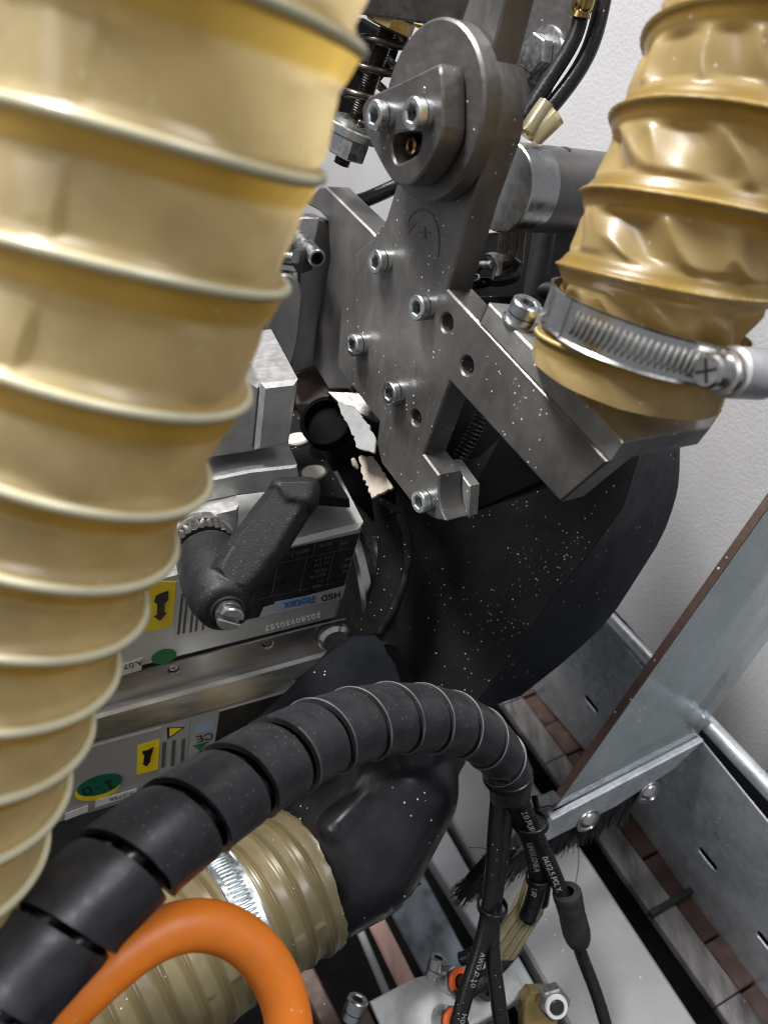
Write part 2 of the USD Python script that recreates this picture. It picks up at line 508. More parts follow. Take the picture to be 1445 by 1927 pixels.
def hose_material(name, light, dark, fac):
    N = {'g': ('geometry', {}), 'a': ('attribute', {'attribute': 'tone'}),
         'n': ('noise_texture', {'scale': 45, 'detail': 4}),
         'v': ('map_range', {'from_min': 0.3, 'from_max': 0.7, 'to_min': 0.76, 'to_max': 1.14}),  # tone noise also stands in for light varying inside the film
         'm': ('mix', {'color1': light, 'color2': dark}), 'mv': ('mix', {'mix_type': 'multiply', 'fac': 1.0}), 'cc': ('combine_color', {}),
         'nb': ('noise_texture', {'scale': 900, 'detail': 2}), 'b': ('bump', {'strength': 0.6, 'distance': 0.00006}),
         'p': ('principled_bsdf', {'roughness': 0.36, 'specular_ior_level': 0.7, 'coat_weight': 0.3, 'coat_roughness': 0.2, 'sheen_weight': 0.15}),
         't': ('translucent_bsdf', {}), 'x': ('mix_closure', {'fac': fac}),
         'vo': ('voronoi_texture', {'scale': 260}), 'lt': ('math', {'math_type': 'less_than', 'value2': 0.10}),
         'sc': ('separate_color', {}), 'gt': ('math', {'math_type': 'less_than', 'value2': 0.3}), 'm1': ('math', {'math_type': 'multiply'}),
         'mx': ('mix', {'color2': (0.85, 0.80, 0.66)})}
    L = [('g.position', 'n.vector'), ('n.fac', 'v.value'), ('a.color', 'sa.color'), ('sa.r', 'm.fac'), ('v.result', 'cc.r'), ('v.result', 'cc.g'), ('v.result', 'cc.b'),
         ('m.color', 'mv.color1'), ('cc.color', 'mv.color2'), ('mv.color', 'mx.color1'), ('g.position', 'vo.vector'), ('vo.distance', 'lt.value1'), ('vo.color', 'sc.color'),
         ('sc.g', 'gt.value1'), ('lt.value', 'm1.value1'), ('gt.value', 'm1.value2'), ('m1.value', 'mx.fac'), ('mx.color', 'p.base_color'), ('mv.color', 't.color'),
         ('g.position', 'nb.vector'), ('nb.fac', 'b.height'), ('b.normal', 'p.normal'), ('p.BSDF', 'x.closure1'), ('t.BSDF', 'x.closure2')]
    N['sa'] = ('separate_color', {})
    MAT[name] = usdkit.material(stage, '/World/Looks/' + name, N, L, surface='x.closure')


hose_material('hose_amber', (0.62, 0.51, 0.275), (0.53, 0.37, 0.085), 0.52)
hose_material('hose_gold', (0.54, 0.40, 0.165), (0.43, 0.285, 0.06), 0.48)
hose_material('hose_olive', (0.27, 0.22, 0.115), (0.20, 0.155, 0.065), 0.45)

MAT['clear_sheet'] = usdkit.material(stage, '/World/Looks/clear_sheet', {
    'g': ('geometry', {}), 'vo': ('voronoi_texture', {'scale': 330}), 'lt': ('math', {'math_type': 'less_than', 'value2': 0.16}),
    'sc': ('separate_color', {}), 'gt': ('math', {'math_type': 'less_than', 'value2': 0.55}), 'm1': ('math', {'math_type': 'multiply'}),
    'n': ('noise_texture', {'scale': 30, 'detail': 5}), 'hz': ('map_range', {'from_min': 0.3, 'from_max': 0.75, 'to_min': 0.17, 'to_max': 0.40, 'clamp': True}),
    'mxf': ('math', {'math_type': 'maximum'}),
    't': ('transparent_bsdf', {'color': (0.90, 0.94, 0.94)}), 'gl': ('glossy_bsdf', {'roughness': 0.08, 'color': (1, 1, 1)}), 'fr': ('fresnel', {'IOR': 1.5}),
    'd0': ('diffuse_bsdf', {'color': (0.72, 0.77, 0.78)}), 'd1': ('translucent_bsdf', {'color': (0.72, 0.77, 0.78)}), 'd': ('mix_closure', {'fac': 0.5}), 'x1': ('mix_closure', {}), 'x2': ('mix_closure', {})},
    [('g.position', 'vo.vector'), ('vo.distance', 'lt.value1'), ('vo.color', 'sc.color'), ('sc.r', 'gt.value1'), ('lt.value', 'm1.value1'), ('gt.value', 'm1.value2'),
     ('g.position', 'n.vector'), ('n.fac', 'hz.value'), ('hz.result', 'mxf.value1'), ('m1.value', 'mxf.value2'), ('fr.fac', 'x1.fac'), ('t.BSDF', 'x1.closure1'), ('gl.BSDF', 'x1.closure2'),
     ('mxf.value', 'x2.fac'), ('d0.BSDF', 'd.closure1'), ('d1.BSDF', 'd.closure2'), ('x1.closure', 'x2.closure1'), ('d.closure', 'x2.closure2')], surface='x2.closure')
MAT['clear_tube'] = usdkit.material(stage, '/World/Looks/clear_tube', {
    't': ('transparent_bsdf', {'color': (0.93, 0.88, 0.70)}), 'gl': ('glossy_bsdf', {'roughness': 0.12, 'color': (1, 1, 0.95)}), 'fr': ('fresnel', {'IOR': 1.6}),
    'd': ('diffuse_bsdf', {'color': (0.62, 0.56, 0.38)}), 'x1': ('mix_closure', {}), 'x2': ('mix_closure', {'fac': 0.27})},
    [('fr.fac', 'x1.fac'), ('t.BSDF', 'x1.closure1'), ('gl.BSDF', 'x1.closure2'), ('x1.closure', 'x2.closure1'), ('d.BSDF', 'x2.closure2')], surface='x2.closure')

# ---------------------------------------------------------------- frames of the place
DW = nrm([0.734, -1.0, 1.19])                     # along the machine (rails, wall), horizontal
NW = nrm([-0.904, -0.275, 0.327])                 # out of the side wall, horizontal
UPV = V(0, math.cos(PITCH), math.sin(PITCH))      # the world's up
PW = Pl(NW, P(1145, 1160, 0.70))                  # side wall
PG = Pl(NW, P(1145, 1160, 0.55)).off(0.012)       # galvanised rail
PF = Pl(UPV, P(1000, 1700, 0.50))                 # machine base
PB = Pl([-0.82, -0.19, 0.54], P(793, 578, 0.29))  # front of the bracket plate
NB = PB.n
NM = nrm([0.30, -0.53, 0.79])                     # front of the motors
PM = Pl(NM, P(560, 1080, 0.36))


def in_plane(pl, a, b):
    return nrm(pl.at(*b) - pl.at(*a))


# ---------------------------------------------------------------- structure: wall, base, floor
wall_px = [(1145, 1160), (1600, 1645), (1750, 1200), (1750, -200), (560, -200), (560, 640)]
structure('wall', slab(PW.poly(wall_px), 0.018, NW, 0.004), 'wall_paint')
fl = PF.off(-0.16)
c0 = fl.at(800, 1500)
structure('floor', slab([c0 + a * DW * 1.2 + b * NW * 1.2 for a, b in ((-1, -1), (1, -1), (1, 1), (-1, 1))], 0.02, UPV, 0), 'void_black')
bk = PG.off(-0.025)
structure('machine_frame', slab(bk.poly([(980, 1010), (1141, 1186), (1445, 1556), (1640, 1800), (1700, 2400), (700, 1700)]), 0.02, NW, 0.001), 'void_black')  # black sheet added behind; dark of gap and slots put in its colour


# ---------------------------------------------------------------- screws
def cap_screw(parent, p, axis, r, h, m='zinc', label=None, name='cap_screw'):
    """socket head cap screw: p is the middle of its free face"""
    n = nrm(axis)
    hexa = circle(p, n, r * 0.56, 6, ph=0.4)
    a = slab(circle(p, n, r, 32), h * 0.62, n, r * 0.09, [hexa])
    b = lathe([(0, 0), (0, r * 0.985), (h * 0.38 - 1e-4, r * 0.985)], p - n * h, n, 32)
    fl_ = lathe([(0, r * 0.7), (0, 0)], p - n * h * 0.60, n, 16)
    k = part(parent, name, join(a, b), m, 30, label)
    part(k, 'hex_socket', fl_, 'dark_metal', False)
    return k


def hex_prism(p, axis, r, t, bevel=0.0004, hole=0.0, ph=0.2):
    return slab(circle(p, nrm(axis), r, 6, ph=ph), t, nrm(axis), bevel, [circle(p, nrm(axis), hole, 20)] if hole else [])


def arc_px(pts, it=2):
    return [tuple(q) for q in chaikin(pts, it, False)]


# ---------------------------------------------------------------- bracket plate
BR = thing('steel_bracket', 'dark steel bracket plate with branching arms, socket screws and a curved arrow mark', 'bracket', PB.at(793, 700))
out = [(874, -70), (880, 0), (862, 54), (800, 200), (745, 349), (726, 411), (700, 450), (668, 478), (655, 520), (640, 600), (634, 690), (713, 793), (708, 838), (718, 873), (771, 942)]
out += arc_px([(771, 942), (800, 966), (818, 978), (838, 981)], 1)[1:]
out += arc_px([(838, 979), (828, 955), (825, 925), (826, 894)], 2)
out += [(797, 855), (847, 718), (1054, 945), (1145, 868), (842, 544), (865, 465), (890, 374), (919, 290), (930, 257)]
out += arc_px([(930, 257), (937, 215), (936, 174), (932, 146), (923, 112)], 2)[1:]
out += [(950, 0), (966, -70)]
holes = []
for x, y, r in ((840, 607, 0.0035), (878, 688, 0.0035), (782, 786, 0.0033)):
    holes.append(circle(PB.at(x, y), NB, r, 28))
TB = 0.0125
part(BR, 'plate', slab(PB.poly(out), TB, NB, 0.0007, holes), 'plate_steel', 25)
part(BR, 'end_block', slab(PB.off(-TB - 0.0003).poly([(800, 868), (850, 868), (884, 915), (880, 972), (838, 978), (815, 950)]), 0.006, NB, 0.0006), 'flange_steel', 25)
for x, y in ((704, 492), (782, 579), (661, 649), (730, 740), (786, 945)):
    cap_screw(BR, PB.at(x, y, 0.0058), NB, 0.0049, 0.0060)
# curved arrow and plus sign marked on the plate
ap = [PB.at(x, y, 0.0001) for x, y in arc_px([(768, 424), (770, 408), (782, 396), (798, 392), (813, 401), (822, 420), (827, 448), (824, 484)], 2)]


def flat_strip(pts, w, n, t=0.00012):
    p = np.asarray(pts)
    T = np.gradient(p, axis=0)
    S = np.cross(n, T)
    S /= np.linalg.norm(S, axis=1, keepdims=True)
    v = np.vstack([p + S * w / 2 + n * t, p - S * w / 2 + n * t])
    k = len(p)
    i = np.arange(k - 1)
    return v, np.vstack([np.stack([i + k, i + k + 1, i + 1], 1), np.stack([i + k, i + 1, i], 1)])


arrow = [flat_strip(ap, 0.0006, NB), slab(PB.off(0.0002).poly([(761, 418), (783, 420), (767, 439)]), 0.0002, NB, 0),
         slab(PB.off(0.0002).poly([(788, 434), (809, 436), (809, 440), (788, 438)]), 0.0002, NB, 0), slab(PB.off(0.0003).poly([(796, 426), (799, 426), (801, 449), (798, 449)]), 0.0002, NB, 0)]
part(BR, 'arrow_mark', join(*arrow), 'mark_ink', False)

# flange carried by the bracket's arm
q1, q2 = PB.at(842, 544), PB.at(1145, 868)
BD = nrm(q2 - q1)
MF = nrm(np.cross(NB, BD))
if MF[1] < 0:
    MF = -MF
FT = Pl(MF, q1 + MF * 0.0086)
ftp = [(918, 570), (1032, 577), (1360, 770), (1338, 803), (1171, 829)]
sA, sB = PB.at(903, 609), PB.at(1147, 870)
ftq = [sA + MF * (0.0086 + (q1 - sA) @ MF) + NB * 0.0002, *FT.poly(ftp[:1]), *FT.poly(ftp[1:4]), sB + MF * (0.0086 + (q1 - sB) @ MF) + NB * 0.0002]
FLG = thing('hose_flange', 'thick grey steel flange block under the clamped amber hose on the right', 'flange', FT.at(1180, 760))
part(FLG, 'flange_plate', slab(ftq, 0.0084, MF, 0.0005), 'flange_steel', 25)
sp = FT.at(975, 606)
cap_screw(FLG, sp + MF * 0.0082, MF, 0.0052, 0.0078, 'zinc')
part(FLG, 'washer', lathe([(0, 0), (0, 0.0062), (0.0008, 0.0062), (0.0008, 0)], sp - MF * 0.0001, MF, 32), 'bolt_steel', 30)

# ---------------------------------------------------------------- pivot disc with cover
DC = thing('pivot_disc', 'round dark steel disc with a screwed cover block, in front of the upper bracket arm', 'disc', PB.at(830, 215))
PD1 = PB.off(0.0085)
part(DC, 'disc', slab(circle(PD1.at(808, 212), NB, 0.0278, 72), 0.0080, NB, 0.0009), 'disc_steel', 25)
PD2 = PB.off(0.0185)
cov = [(826, 118), (749, 156), (692, 181)] + arc_px([(692, 181), (679, 200), (683, 235), (690, 255), (712, 300), (728, 328), (742, 346), (760, 350), (784, 338), (808, 308), (829, 268), (833, 236)], 2)[1:] + [(833, 183)] + [(831, 140)]
hole = arc_px([(737, 262), (741, 250), (766, 245), (786, 241), (793, 250), (792, 268), (786, 289), (770, 299), (750, 309), (742, 302), (737, 282), (736, 268)], 1)
part(DC, 'cover_block', slab(PD2.poly(cov), 0.0098, NB, 0.0007, [PD2.poly(hole)]), 'disc_steel', 22)
part(DC, 'bushing', slab(circle(PB.off(0.0135).at(771, 273), NB, 0.0030, 24), 0.004, NB, 0.0004, [circle(PB.off(0.0135).at(771, 273), NB, 0.0016, 20)]), 'brass_dark', 30)
for x, y in ((702, 216), (773, 212)):
    cap_screw(DC, PD2.at(x, y, 0.0060), NB, 0.0049, 0.0060)
for x, y, a, b in ((796, 169, 0.0007, 0.0011), (730, 256, 0.0006, 0.0010)):
    part(DC, 'dowel_pin', slab(circle(PD2.at(x, y, 0.0002), NB, b, 16, r2=a * 1.6), 0.002, NB, 0.0001), 'grey_steel', 30)

# ---------------------------------------------------------------- side plate, left of the bracket
PS = PB.off(-0.0135)
SP = thing('side_plate', 'smooth grey steel plate behind the left edge of the bracket', 'plate', PS.at(640, 560))
part(SP, 'plate', slab(PS.poly([(570, 380), (600, 352), (613, 350), (697, 432), (740, 480), (740, 620), (660, 733), (618, 732), (589, 684), (597, 620), (610, 547), (620, 485), (617, 415), (598, 395)]), 0.014, NB, 0.0008), 'grey_steel', 25)

# ---------------------------------------------------------------- spring strut
SPR = thing('spring_strut', 'compression spring on a threaded rod with a nut, left of the round disc', 'spring', P(650, 280, 0.33))
a0, a1 = P(648, 292, 0.335), P(742, 20, 0.303)
AX = nrm(a1 - a0)
SL = np.linalg.norm(a1 - a0)
thr = [(0.0, 0.0), (0.0, 0.0034)]
for i in range(int((SL) / 0.0010)):
    thr += [(i * 0.0010 + 0.0002, 0.0038), (i * 0.0010 + 0.0007, 0.0033)]
thr += [(SL, 0.0034), (SL, 0)]
part(SPR, 'threaded_rod', lathe(thr, a0 - AX * 0.004, AX, 24), 'spring_steel', 20)
sc = Curve([a0 + AX * SL * t for t in (0, 0.33, 0.66, 1)])
part(SPR, 'spring', coil(sc, 0.0092, 0.0105, 0.0017, 0.016, SL - 0.006, 8, 44, ph=1.0), 'spring_steel', True)
part(SPR, 'nut', hex_prism(a0 + AX * 0.0085, AX, 0.0094, 0.0085, 0.0006), 'bolt_steel', 25)
part(SPR, 'washer', lathe([(0, 0), (0, 0.0105), (0.0006, 0.0126), (0.0036, 0.0126), (0.0042, 0.0118), (0.0042, 0)], a0 + AX * 0.0087, AX, 40), 'bright_steel', 30)
part(SPR, 'spring_seat', lathe([(0, 0), (0, 0.0090), (0.0022, 0.0090), (0.003, 0.006), (0.003, 0)], a0 + AX * 0.0130, AX, 40), 'bolt_steel', 30)
part(SPR, 'collar', slab(circle(a0 + AX * SL * 0.99, AX, 0.0100, 8, ph=0.3), 0.006, AX, 0.0008), 'brass', 25)

TBp = Pl([-0.30, -0.50, 0.80], P(780, 30, 0.29))
TBt = thing('cross_bar', 'black steel bar crossing behind the top of the bracket, above the spring', 'bar', TBp.at(780, 20))
part(TBt, 'bar', slab(TBp.poly([(640, -80), (915, -60), (885, 62), (861, 54), (701, 29), (640, 22)]), 0.02, TBp.n, 0.0008), 'dark_metal', 25)
part(TBt, 'clip', slab(TBp.off(-0.012).poly([(795, 44), (862, 52), (862, 66), (800, 62)]), 0.006, TBp.n, 0.0005), 'black_plastic', 25)
part(TBt, 'yellow_tag', slab(TBp.off(-0.022).poly([(780, 42), (800, 47), (796, 56), (778, 48)]), 0.001, TBp.n, 0.0002), 'yellow_label', False)

# ---------------------------------------------------------------- shaft behind the arm
SHx = -NB
sh0 = P(945, 352, 0.290)
SH = thing('shaft', 'grey steel shaft with a bright turned end behind the bracket, below the two black hoses', 'shaft', sh0)
RS = 0.0165
part(SH, 'bright_end', lathe([(0, 0), (0, RS - 0.0005), (0.0005, RS), (0.0150, RS), (0.0150, 0)], sh0, SHx, 64), 'bright_steel', 30)
part(SH, 'barrel', lathe([(0.0152, 0), (0.0152, RS * 0.995), (0.075, RS * 0.995), (0.075, 0)], sh0, SHx, 64), 'grey_steel', 30)
u_ = nrm(UPV - (UPV @ SHx) * SHx)
for k in (0.030,):
    part(SH, 'screw_hole', lathe([(0, 0), (0.0, 0.0024), (0.0004, 0.0026), (0.0004, 0)], sh0 + SHx * k + nrm(u_ + V(-.1, 0, .35)) * (RS - 0.0002), nrm(u_ + V(-.1, 0, .35)), 20), 'dark_metal', 30)
SB = thing('support_panel', 'dark grey flat slab behind the bracket top, with a hex bolt', 'panel', P(1020, 60, 0.345))
psb = Pl(NB, P(1020, 60, 0.345))
part(SB, 'panel', slab(psb.poly([(940, -60), (1110, -60), (1088, 20), (1030, 150), (1000, 240), (930, 260)]), 0.006, NB, 0.0006), 'disc_steel', 25)  # flat dark grey slab behind the bolt, ending near the air hoses
hb = psb.at(1024, 104)
part(SB, 'washer', lathe([(0, 0.003), (0, 0.0125), (0.0018, 0.0120), (0.0022, 0.003)], hb, NB, 40), 'bolt_steel', 30)
part(SB, 'hex_bolt', hex_prism(hb + NB * 0.0085, NB, 0.0085, 0.0065, 0.0006), 'bolt_steel', 25)

# ---------------------------------------------------------------- interior behind the bracket, deep shade put in as black panels
PH = Pl([-0.45, 0.15, 0.88], P(900, 700, 0.40))
DK = thing('machine_housing', 'machine housing in the gap behind the bracket, its shade put in as black panels', 'housing', PH.at(900, 700))
part(DK, 'back_panel', slab(PH.poly([(560, 735), (690, 700), (850, 560), (880, 440), (1130, 415), (1190, 620), (1170, 840), (900, 960), (700, 980), (560, 830)]), 0.03, PH.n, 0.001), 'void_black', 25)  # black sheet carries the deep shade behind the arms in its colour
pu = Pl(NB, P(640, 190, 0.375))
part(DK, 'upper_panel', slab(pu.poly([(560, 40), (668, 30), (738, 70), (722, 120), (690, 160), (668, 225), (640, 262), (600, 268), (540, 260)]), 0.006, NB, 0.0006), 'void_black', 25)  # black sheet stands in for the shadowed region behind the spring
part(DK, 'ledge', slab(Pl([-.1, -.1, 1], P(950, 575, 0.335)).poly([(893, 556), (1010, 553), (1040, 640), (930, 640)]), 0.02, nrm([-.1, -.1, 1]), 0.0008), 'black_plastic', 25)
part(DK, 'strut', rod(P(1000, 590, 0.365), P(1030, 400, 0.35), 0.0055), 'rubber', 30)
part(DK, 'strut', rod(P(1010, 545, 0.36), P(1090, 548, 0.35), 0.004), 'rubber', 30)
for i, x in enumerate((938, 953, 968)):
    part(DK, 'guide_rod', rod(P(x + 6, 505, 0.335), P(x + 16, 380, 0.325), 0.0026 if i != 1 else 0.003), 'spring_steel', 30)
sc = Curve([P(910, 778, 0.33), P(890, 820, 0.333), P(866, 860, 0.336)])
part(DK, 'small_spring', coil(sc, 0.0033, 0.0020, 0.00055, 0.0, sc.L, 6, 24), 'spring_steel', True)
part(DK, 'cap', lathe([(-0.004, 0), (-0.004, 0.0105), (0.0005, 0.0112), (0.001, 0.0125), (0.0005, 0.0133), (-0.008, 0.0135), (-0.008, 0)], P(612, 792, 0.376), [-.2, .25, .95], 48), 'void_black', 30)
part(DK, 'bar', slab(Pl([-.2, .3, .93], P(670, 745, 0.37)).poly([(612, 735), (690, 738), (712, 795), (640, 762)]), 0.01, nrm([-.2, .3, .93]), 0.0006), 'dark_metal', 25)
bf = Pl([-.2, .5, .85], P(600, 720, 0.40))
part(DK, 'lower_plate', slab(bf.poly([(556, 640), (660, 640), (660, 760), (556, 760)]), 0.006, bf.n, 0.0005), 'brown_floor', 25)

SJ = thing('swivel_joint', 'small black swivel joint with an eyelet, between the bracket arm and the flange', 'joint', P(940, 500, 0.325))
j0, j1 = P(918, 486, 0.325), P(986, 500, 0.318)
jax = nrm(j1 - j0)
ja = Pl([-.1, .25, .95], P(950, 498, 0.318))
part(SJ, 'body', slab(ja.poly(arc_px([(912, 474), (925, 468), (960, 474), (978, 484), (986, 493), (980, 512), (960, 521), (930, 526), (924, 520), (930, 498), (920, 486)], 1), 0.0), 0.008, ja.n, 0.0016, [ja.poly([(953, 497), (967, 497), (966, 505), (952, 507)])]), 'dark_metal', 40)
part(SJ, 'neck', rod(P(896, 499, 0.325), P(926, 498, 0.319), 0.0018), 'bolt_steel', 30)
part(SJ, 'eyelet', slab(circle(P(893, 521, 0.322), [-.3, .1, .95], 0.0028, 24, r2=0.0020), 0.003, [-.3, .1, .95], 0.0005, [circle(P(893, 521, 0.322), [-.3, .1, .95], 0.0012, 16)]), 'dark_metal', 30)
part(SJ, 'link', rod(P(890, 512, 0.324), P(902, 497, 0.324), 0.0022), 'dark_metal', 30)
part(SJ, 'lower_arm', slab(ja.off(-0.008).poly([(884, 524), (892, 536), (905, 535), (972, 520), (980, 512), (925, 520), (897, 520)]), 0.004, ja.n, 0.0006), 'black_plastic', 30)

# ---------------------------------------------------------------- hex block with tube stub and nut
CBp = Pl([0.25, -0.48, 0.84], P(560, 470, 0.355))
CB = thing('clamp_block', 'grey faceted steel block with a tube stub and black nut beside the left hose', 'clamp block', CBp.at(560, 500))
part(CB, 'block', slab(CBp.poly([(516, 430), (532, 422), (568, 407), (602, 409), (594, 450), (583, 492), (578, 508), (552, 514), (510, 500)]), 0.014, CBp.n, 0.0008), 'bright_steel', 25)
part(CB, 'column', slab(CBp.off(0.002).poly(arc_px([(508, 566), (518, 530), (530, 514), (552, 516), (568, 540), (570, 566)], 1) + [(562, 640), (550, 690), (540, 706), (506, 630)]), 0.022, CBp.n, 0.0012), 'grey_steel', 30)
part(CB, 'rear_column', slab(CBp.off(-0.012).poly([(560, 400), (640, 420), (650, 480), (640, 540), (622, 620), (596, 690), (545, 706), (562, 560)]), 0.010, CBp.n, 0.0010), 'grey_steel', 30)
t0, t1 = P(560, 447, 0.352), P(597, 486, 0.335)
tx = nrm(t1 - t0)
tl = np.linalg.norm(t1 - t0)
part(CB, 'tube_stub', lathe([(0, 0.0), (0, 0.0040), (tl - 0.0003, 0.0040), (tl, 0.0037), (tl, 0.0029), (tl - 0.012, 0.0029), (tl - 0.012, 0)], t0, tx, 32), 'bolt_steel', 30)
part(CB, 'tube_bore', lathe([(0, 0.0), (0, 0.0028), (0.001, 0.0028), (0.001, 0)], t1 - tx * 0.009, tx, 24), 'brown_edge', 30)
n0, n1 = P(535, 484, 0.347), P(576, 489, 0.338)
nx = nrm(n1 - n0)
part(CB, 'set_screw', lathe([(0, 0)] + [(i * 0.0011 + (0.0003 if i % 2 else 0), 0.0028 if i % 2 else 0.0034) for i in range(9)] + [(0.010, 0)], n0, nx, 20), 'dark_metal', 25)
part(CB, 'hex_nut', hex_prism(n1 + nx * 0.0005, nx, 0.0060, 0.0050, 0.0006, ph=0.5), 'rubber', 25)

# ---------------------------------------------------------------- cast motor mount
MNT = thing('motor_mount', 'cast aluminium mount with an upright post, left of the bracket', 'mount', PM.at(500, 850))
MF1 = PM.off(0.006)
part(MNT, 'post', slab(MF1.poly([(492, 724), (562, 716), (544, 838), (480, 850)]), 0.064, NM, 0.0018), 'cast_aluminium', 30)
part(MNT, 'web', slab(MF1.off(-0.003).poly([(360, 870), (370, 770), (436, 690), (495, 725), (482, 852)]), 0.055, NM, 0.0022), 'cast_aluminium', 30)
part(MNT, 'base', slab(MF1.off(0.001).poly([(372, 906), (470, 886), (560, 876), (564, 920), (440, 935), (372, 950)]), 0.050, NM, 0.0010), 'cast_aluminium', 30)
part(MNT, 'clamp_block', slab(MF1.off(0.010).poly([(300, 986), (314, 982), (430, 958), (450, 953), (448, 1012), (400, 1030), (300, 1060)]), 0.020, NM, 0.0012), 'cast_aluminium', 30)

# black pad between mount and motor
UM = nrm(np.cross(NM, in_plane(PM, (560, 1028), (640, 1010))))
if UM[1] < 0:
    UM = -UM
EM = in_plane(PM, (560, 1028), (640, 1010))
PT = Pl(UM, PM.at(600, 955, 0.0) + UM * 0.001)
PAD = thing('pad_strip', 'black pad strip with cream plugs between the aluminium mount and the motor', 'pad', PT.at(600, 890))
padpx = [(500, 925), (657, 937), (560, 772), (470, 775)]
part(PAD, 'strip', slab(PT.poly(padpx), 0.006, UM, 0.0005), 'black_plastic', 25)
for x, y in ((560, 826), (590, 889)):
    c = PT.at(x, y, 0.0004)
    part(PAD, 'plug', lathe([(0, 0), (0, 0.0062), (0.0009, 0.0056), (0.0010, 0.0)], c, UM, 32), 'cream_plug', 30)
    part(PAD, 'plug_ring', slab(circle(c + UM * 0.0003, UM, 0.0078, 36), 0.0012, UM, 0.0003, [circle(c + UM * 0.0003, UM, 0.0064, 36)]), 'dark_metal', 30)


# ---------------------------------------------------------------- motors with their labels
def label_px(parent, name, px, m, lift, pl, label=None, t=0.0002):
    return part(parent, name, slab(pl.poly(px, lift), t, pl.n, 0), m, False, label)


def ell(pl, x, y, r1, r2, off, ang=0.0, k=40):
    c = pl.at(x, y, off)
    e = EM * math.cos(ang) + np.cross(pl.n, EM) * math.sin(ang)
    f = np.cross(pl.n, e)
    return [c + r1 * math.cos(a) * e + r2 * math.sin(a) * f for a in np.arange(k) * 2 * math.pi / k]


M1 = thing('spindle_motor', 'upper aluminium spindle motor with black data plate and white stamped number', 'motor', PM.at(450, 1150))
part(M1, 'housing', slab(PM.poly([(120, 1128), (686, 986), (634, 1166), (80, 1305)]), 0.055, NM, 0.0022), 'anodised', 30)
label_px(M1, 'data_plate', [(345, 1076), (677, 1003), (640, 1127), (440, 1172), (330, 1200)], 'data_plate', 0.0003, PM)
label_px(M1, 'silver_strip', [(496, 1143), (651, 1102), (643, 1127), (487, 1163)], 'silver_print', 0.0005, PM)
label_px(M1, 'blue_field', [(517, 1133), (594, 1119), (590, 1134), (514, 1150)], 'light_blue', 0.0007, PM)
D_ = -EM
U_ = -np.cross(NM, EM)
part(M1, 'maker_name', join(text_on('HSD', PM.at(641, 1113, 0.0007), D_, U_, 0.0036, bold=True)), 'label_black', False)
part(M1, 'series_name', join(text_on('Rotax', PM.at(593, 1121, 0.0009), D_, U_, 0.0044, bold=True)), 'blue_print', False)
part(M1, 'serial_number', join(text_on('20180930157', PM.at(604, 1153, 0.0003), D_, U_, 0.0030, bold=True)), 'white_print', False)
# the ruled table on the data plate, with its rows of small figures
g = []
for (a, b) in (((495, 1066), (671, 1029)), ((517, 1024), (545, 1018)), ((524, 1058), (511, 1122)), ((578, 1047), (563, 1114)), ((629, 1036), (614, 1105)), ((553, 1030), (549, 1050)), ((593, 1020), (589, 1044)), ((643, 1010), (638, 1034)), ((476, 1130), (650, 1092))):
    g.append(flat_strip([PM.at(*a, 0.0005), (PM.at(*a, 0.0005) + PM.at(*b, 0.0005)) / 2, PM.at(*b, 0.0005)], 0.00022, NM))
part(M1, 'table_rule', join(*g), 'dim_print', False)
g = []
rows = [('kW', 655, 1018), ('15 Hz', 625, 1020), ('18000', 583, 1032), ('V', 545, 1038), ('1.1  0.9', 622, 1046), ('12 200', 619, 1056), ('50 65', 615, 1068), ('300 Hz', 612, 1078), ('2.4', 608, 1089), ('D28', 604, 1099), ('cos', 664, 1048), ('IP54', 660, 1060), ('kg', 654, 1072)]
for s, x, y in rows:
    g.append(text_on(s, PM.at(x, y, 0.0005), D_, U_, 0.0016))
part(M1, 'small_print', join(*g), 'dim_print', False)
label_px(M1, 'arrow_label', [(270, 1092), (332, 1095), (324, 1179), (275, 1190)], 'yellow_label', 0.0003, PM)
ar = [(302, 1117), (317, 1112), (316, 1130), (310, 1136), (309, 1154), (314, 1153), (301, 1169), (289, 1160), (295, 1158), (296, 1137), (290, 1134), (293, 1122)]
label_px(M1, 'arrow', ar, 'label_black', 0.0006, PM)
label_px(M1, 'text_label', [(333, 1094), (420, 1076), (409, 1188), (327, 1205)], 'silver_print', 0.0004, PM)
g = []
for i, x in enumerate((338, 348, 361, 371, 384)):
    g.append(slab(PM.poly([(x + 3, 1118 - i * 2), (x + 8, 1117 - i * 2), (x, 1194 - i * 2), (x - 5, 1195 - i * 2)], 0.0006), 0.0001, NM, 0))
part(M1, 'text_column', join(*g), 'grey_print', False)
part(M1, 'green_dot', slab(ell(PM, 308.6, 1236, 0.0061, 0.0046, 0.0003, 0.15), 0.0002, NM, 0), 'green_dot', False)
label_px(M1, 'white_label', [(225, 1253), (268, 1238), (266, 1261), (220, 1275)], 'white_label', 0.0003, PM)
part(M1, 'label_text', join(text_on('A.07', PM.at(267, 1243, 0.0005), D_, U_, 0.003)), 'label_black', False)
# end bell on the right
eb = PM.at(660, 1075, -0.030)
part(M1, 'end_bell', lathe([(0, 0), (0, 0.034), (0.002, 0.036), (0.006, 0.036), (0.010, 0.030), (0.014, 0.026), (0.014, 0)], eb - EM * 0.003, EM, 64), 'bright_steel', 30)
part(M1, 'shaft_nose', lathe([(0, 0), (0, 0.016), (0.02, 0.016), (0.02, 0)], eb + EM * 0.010, EM, 40), 'dark_metal', 30)

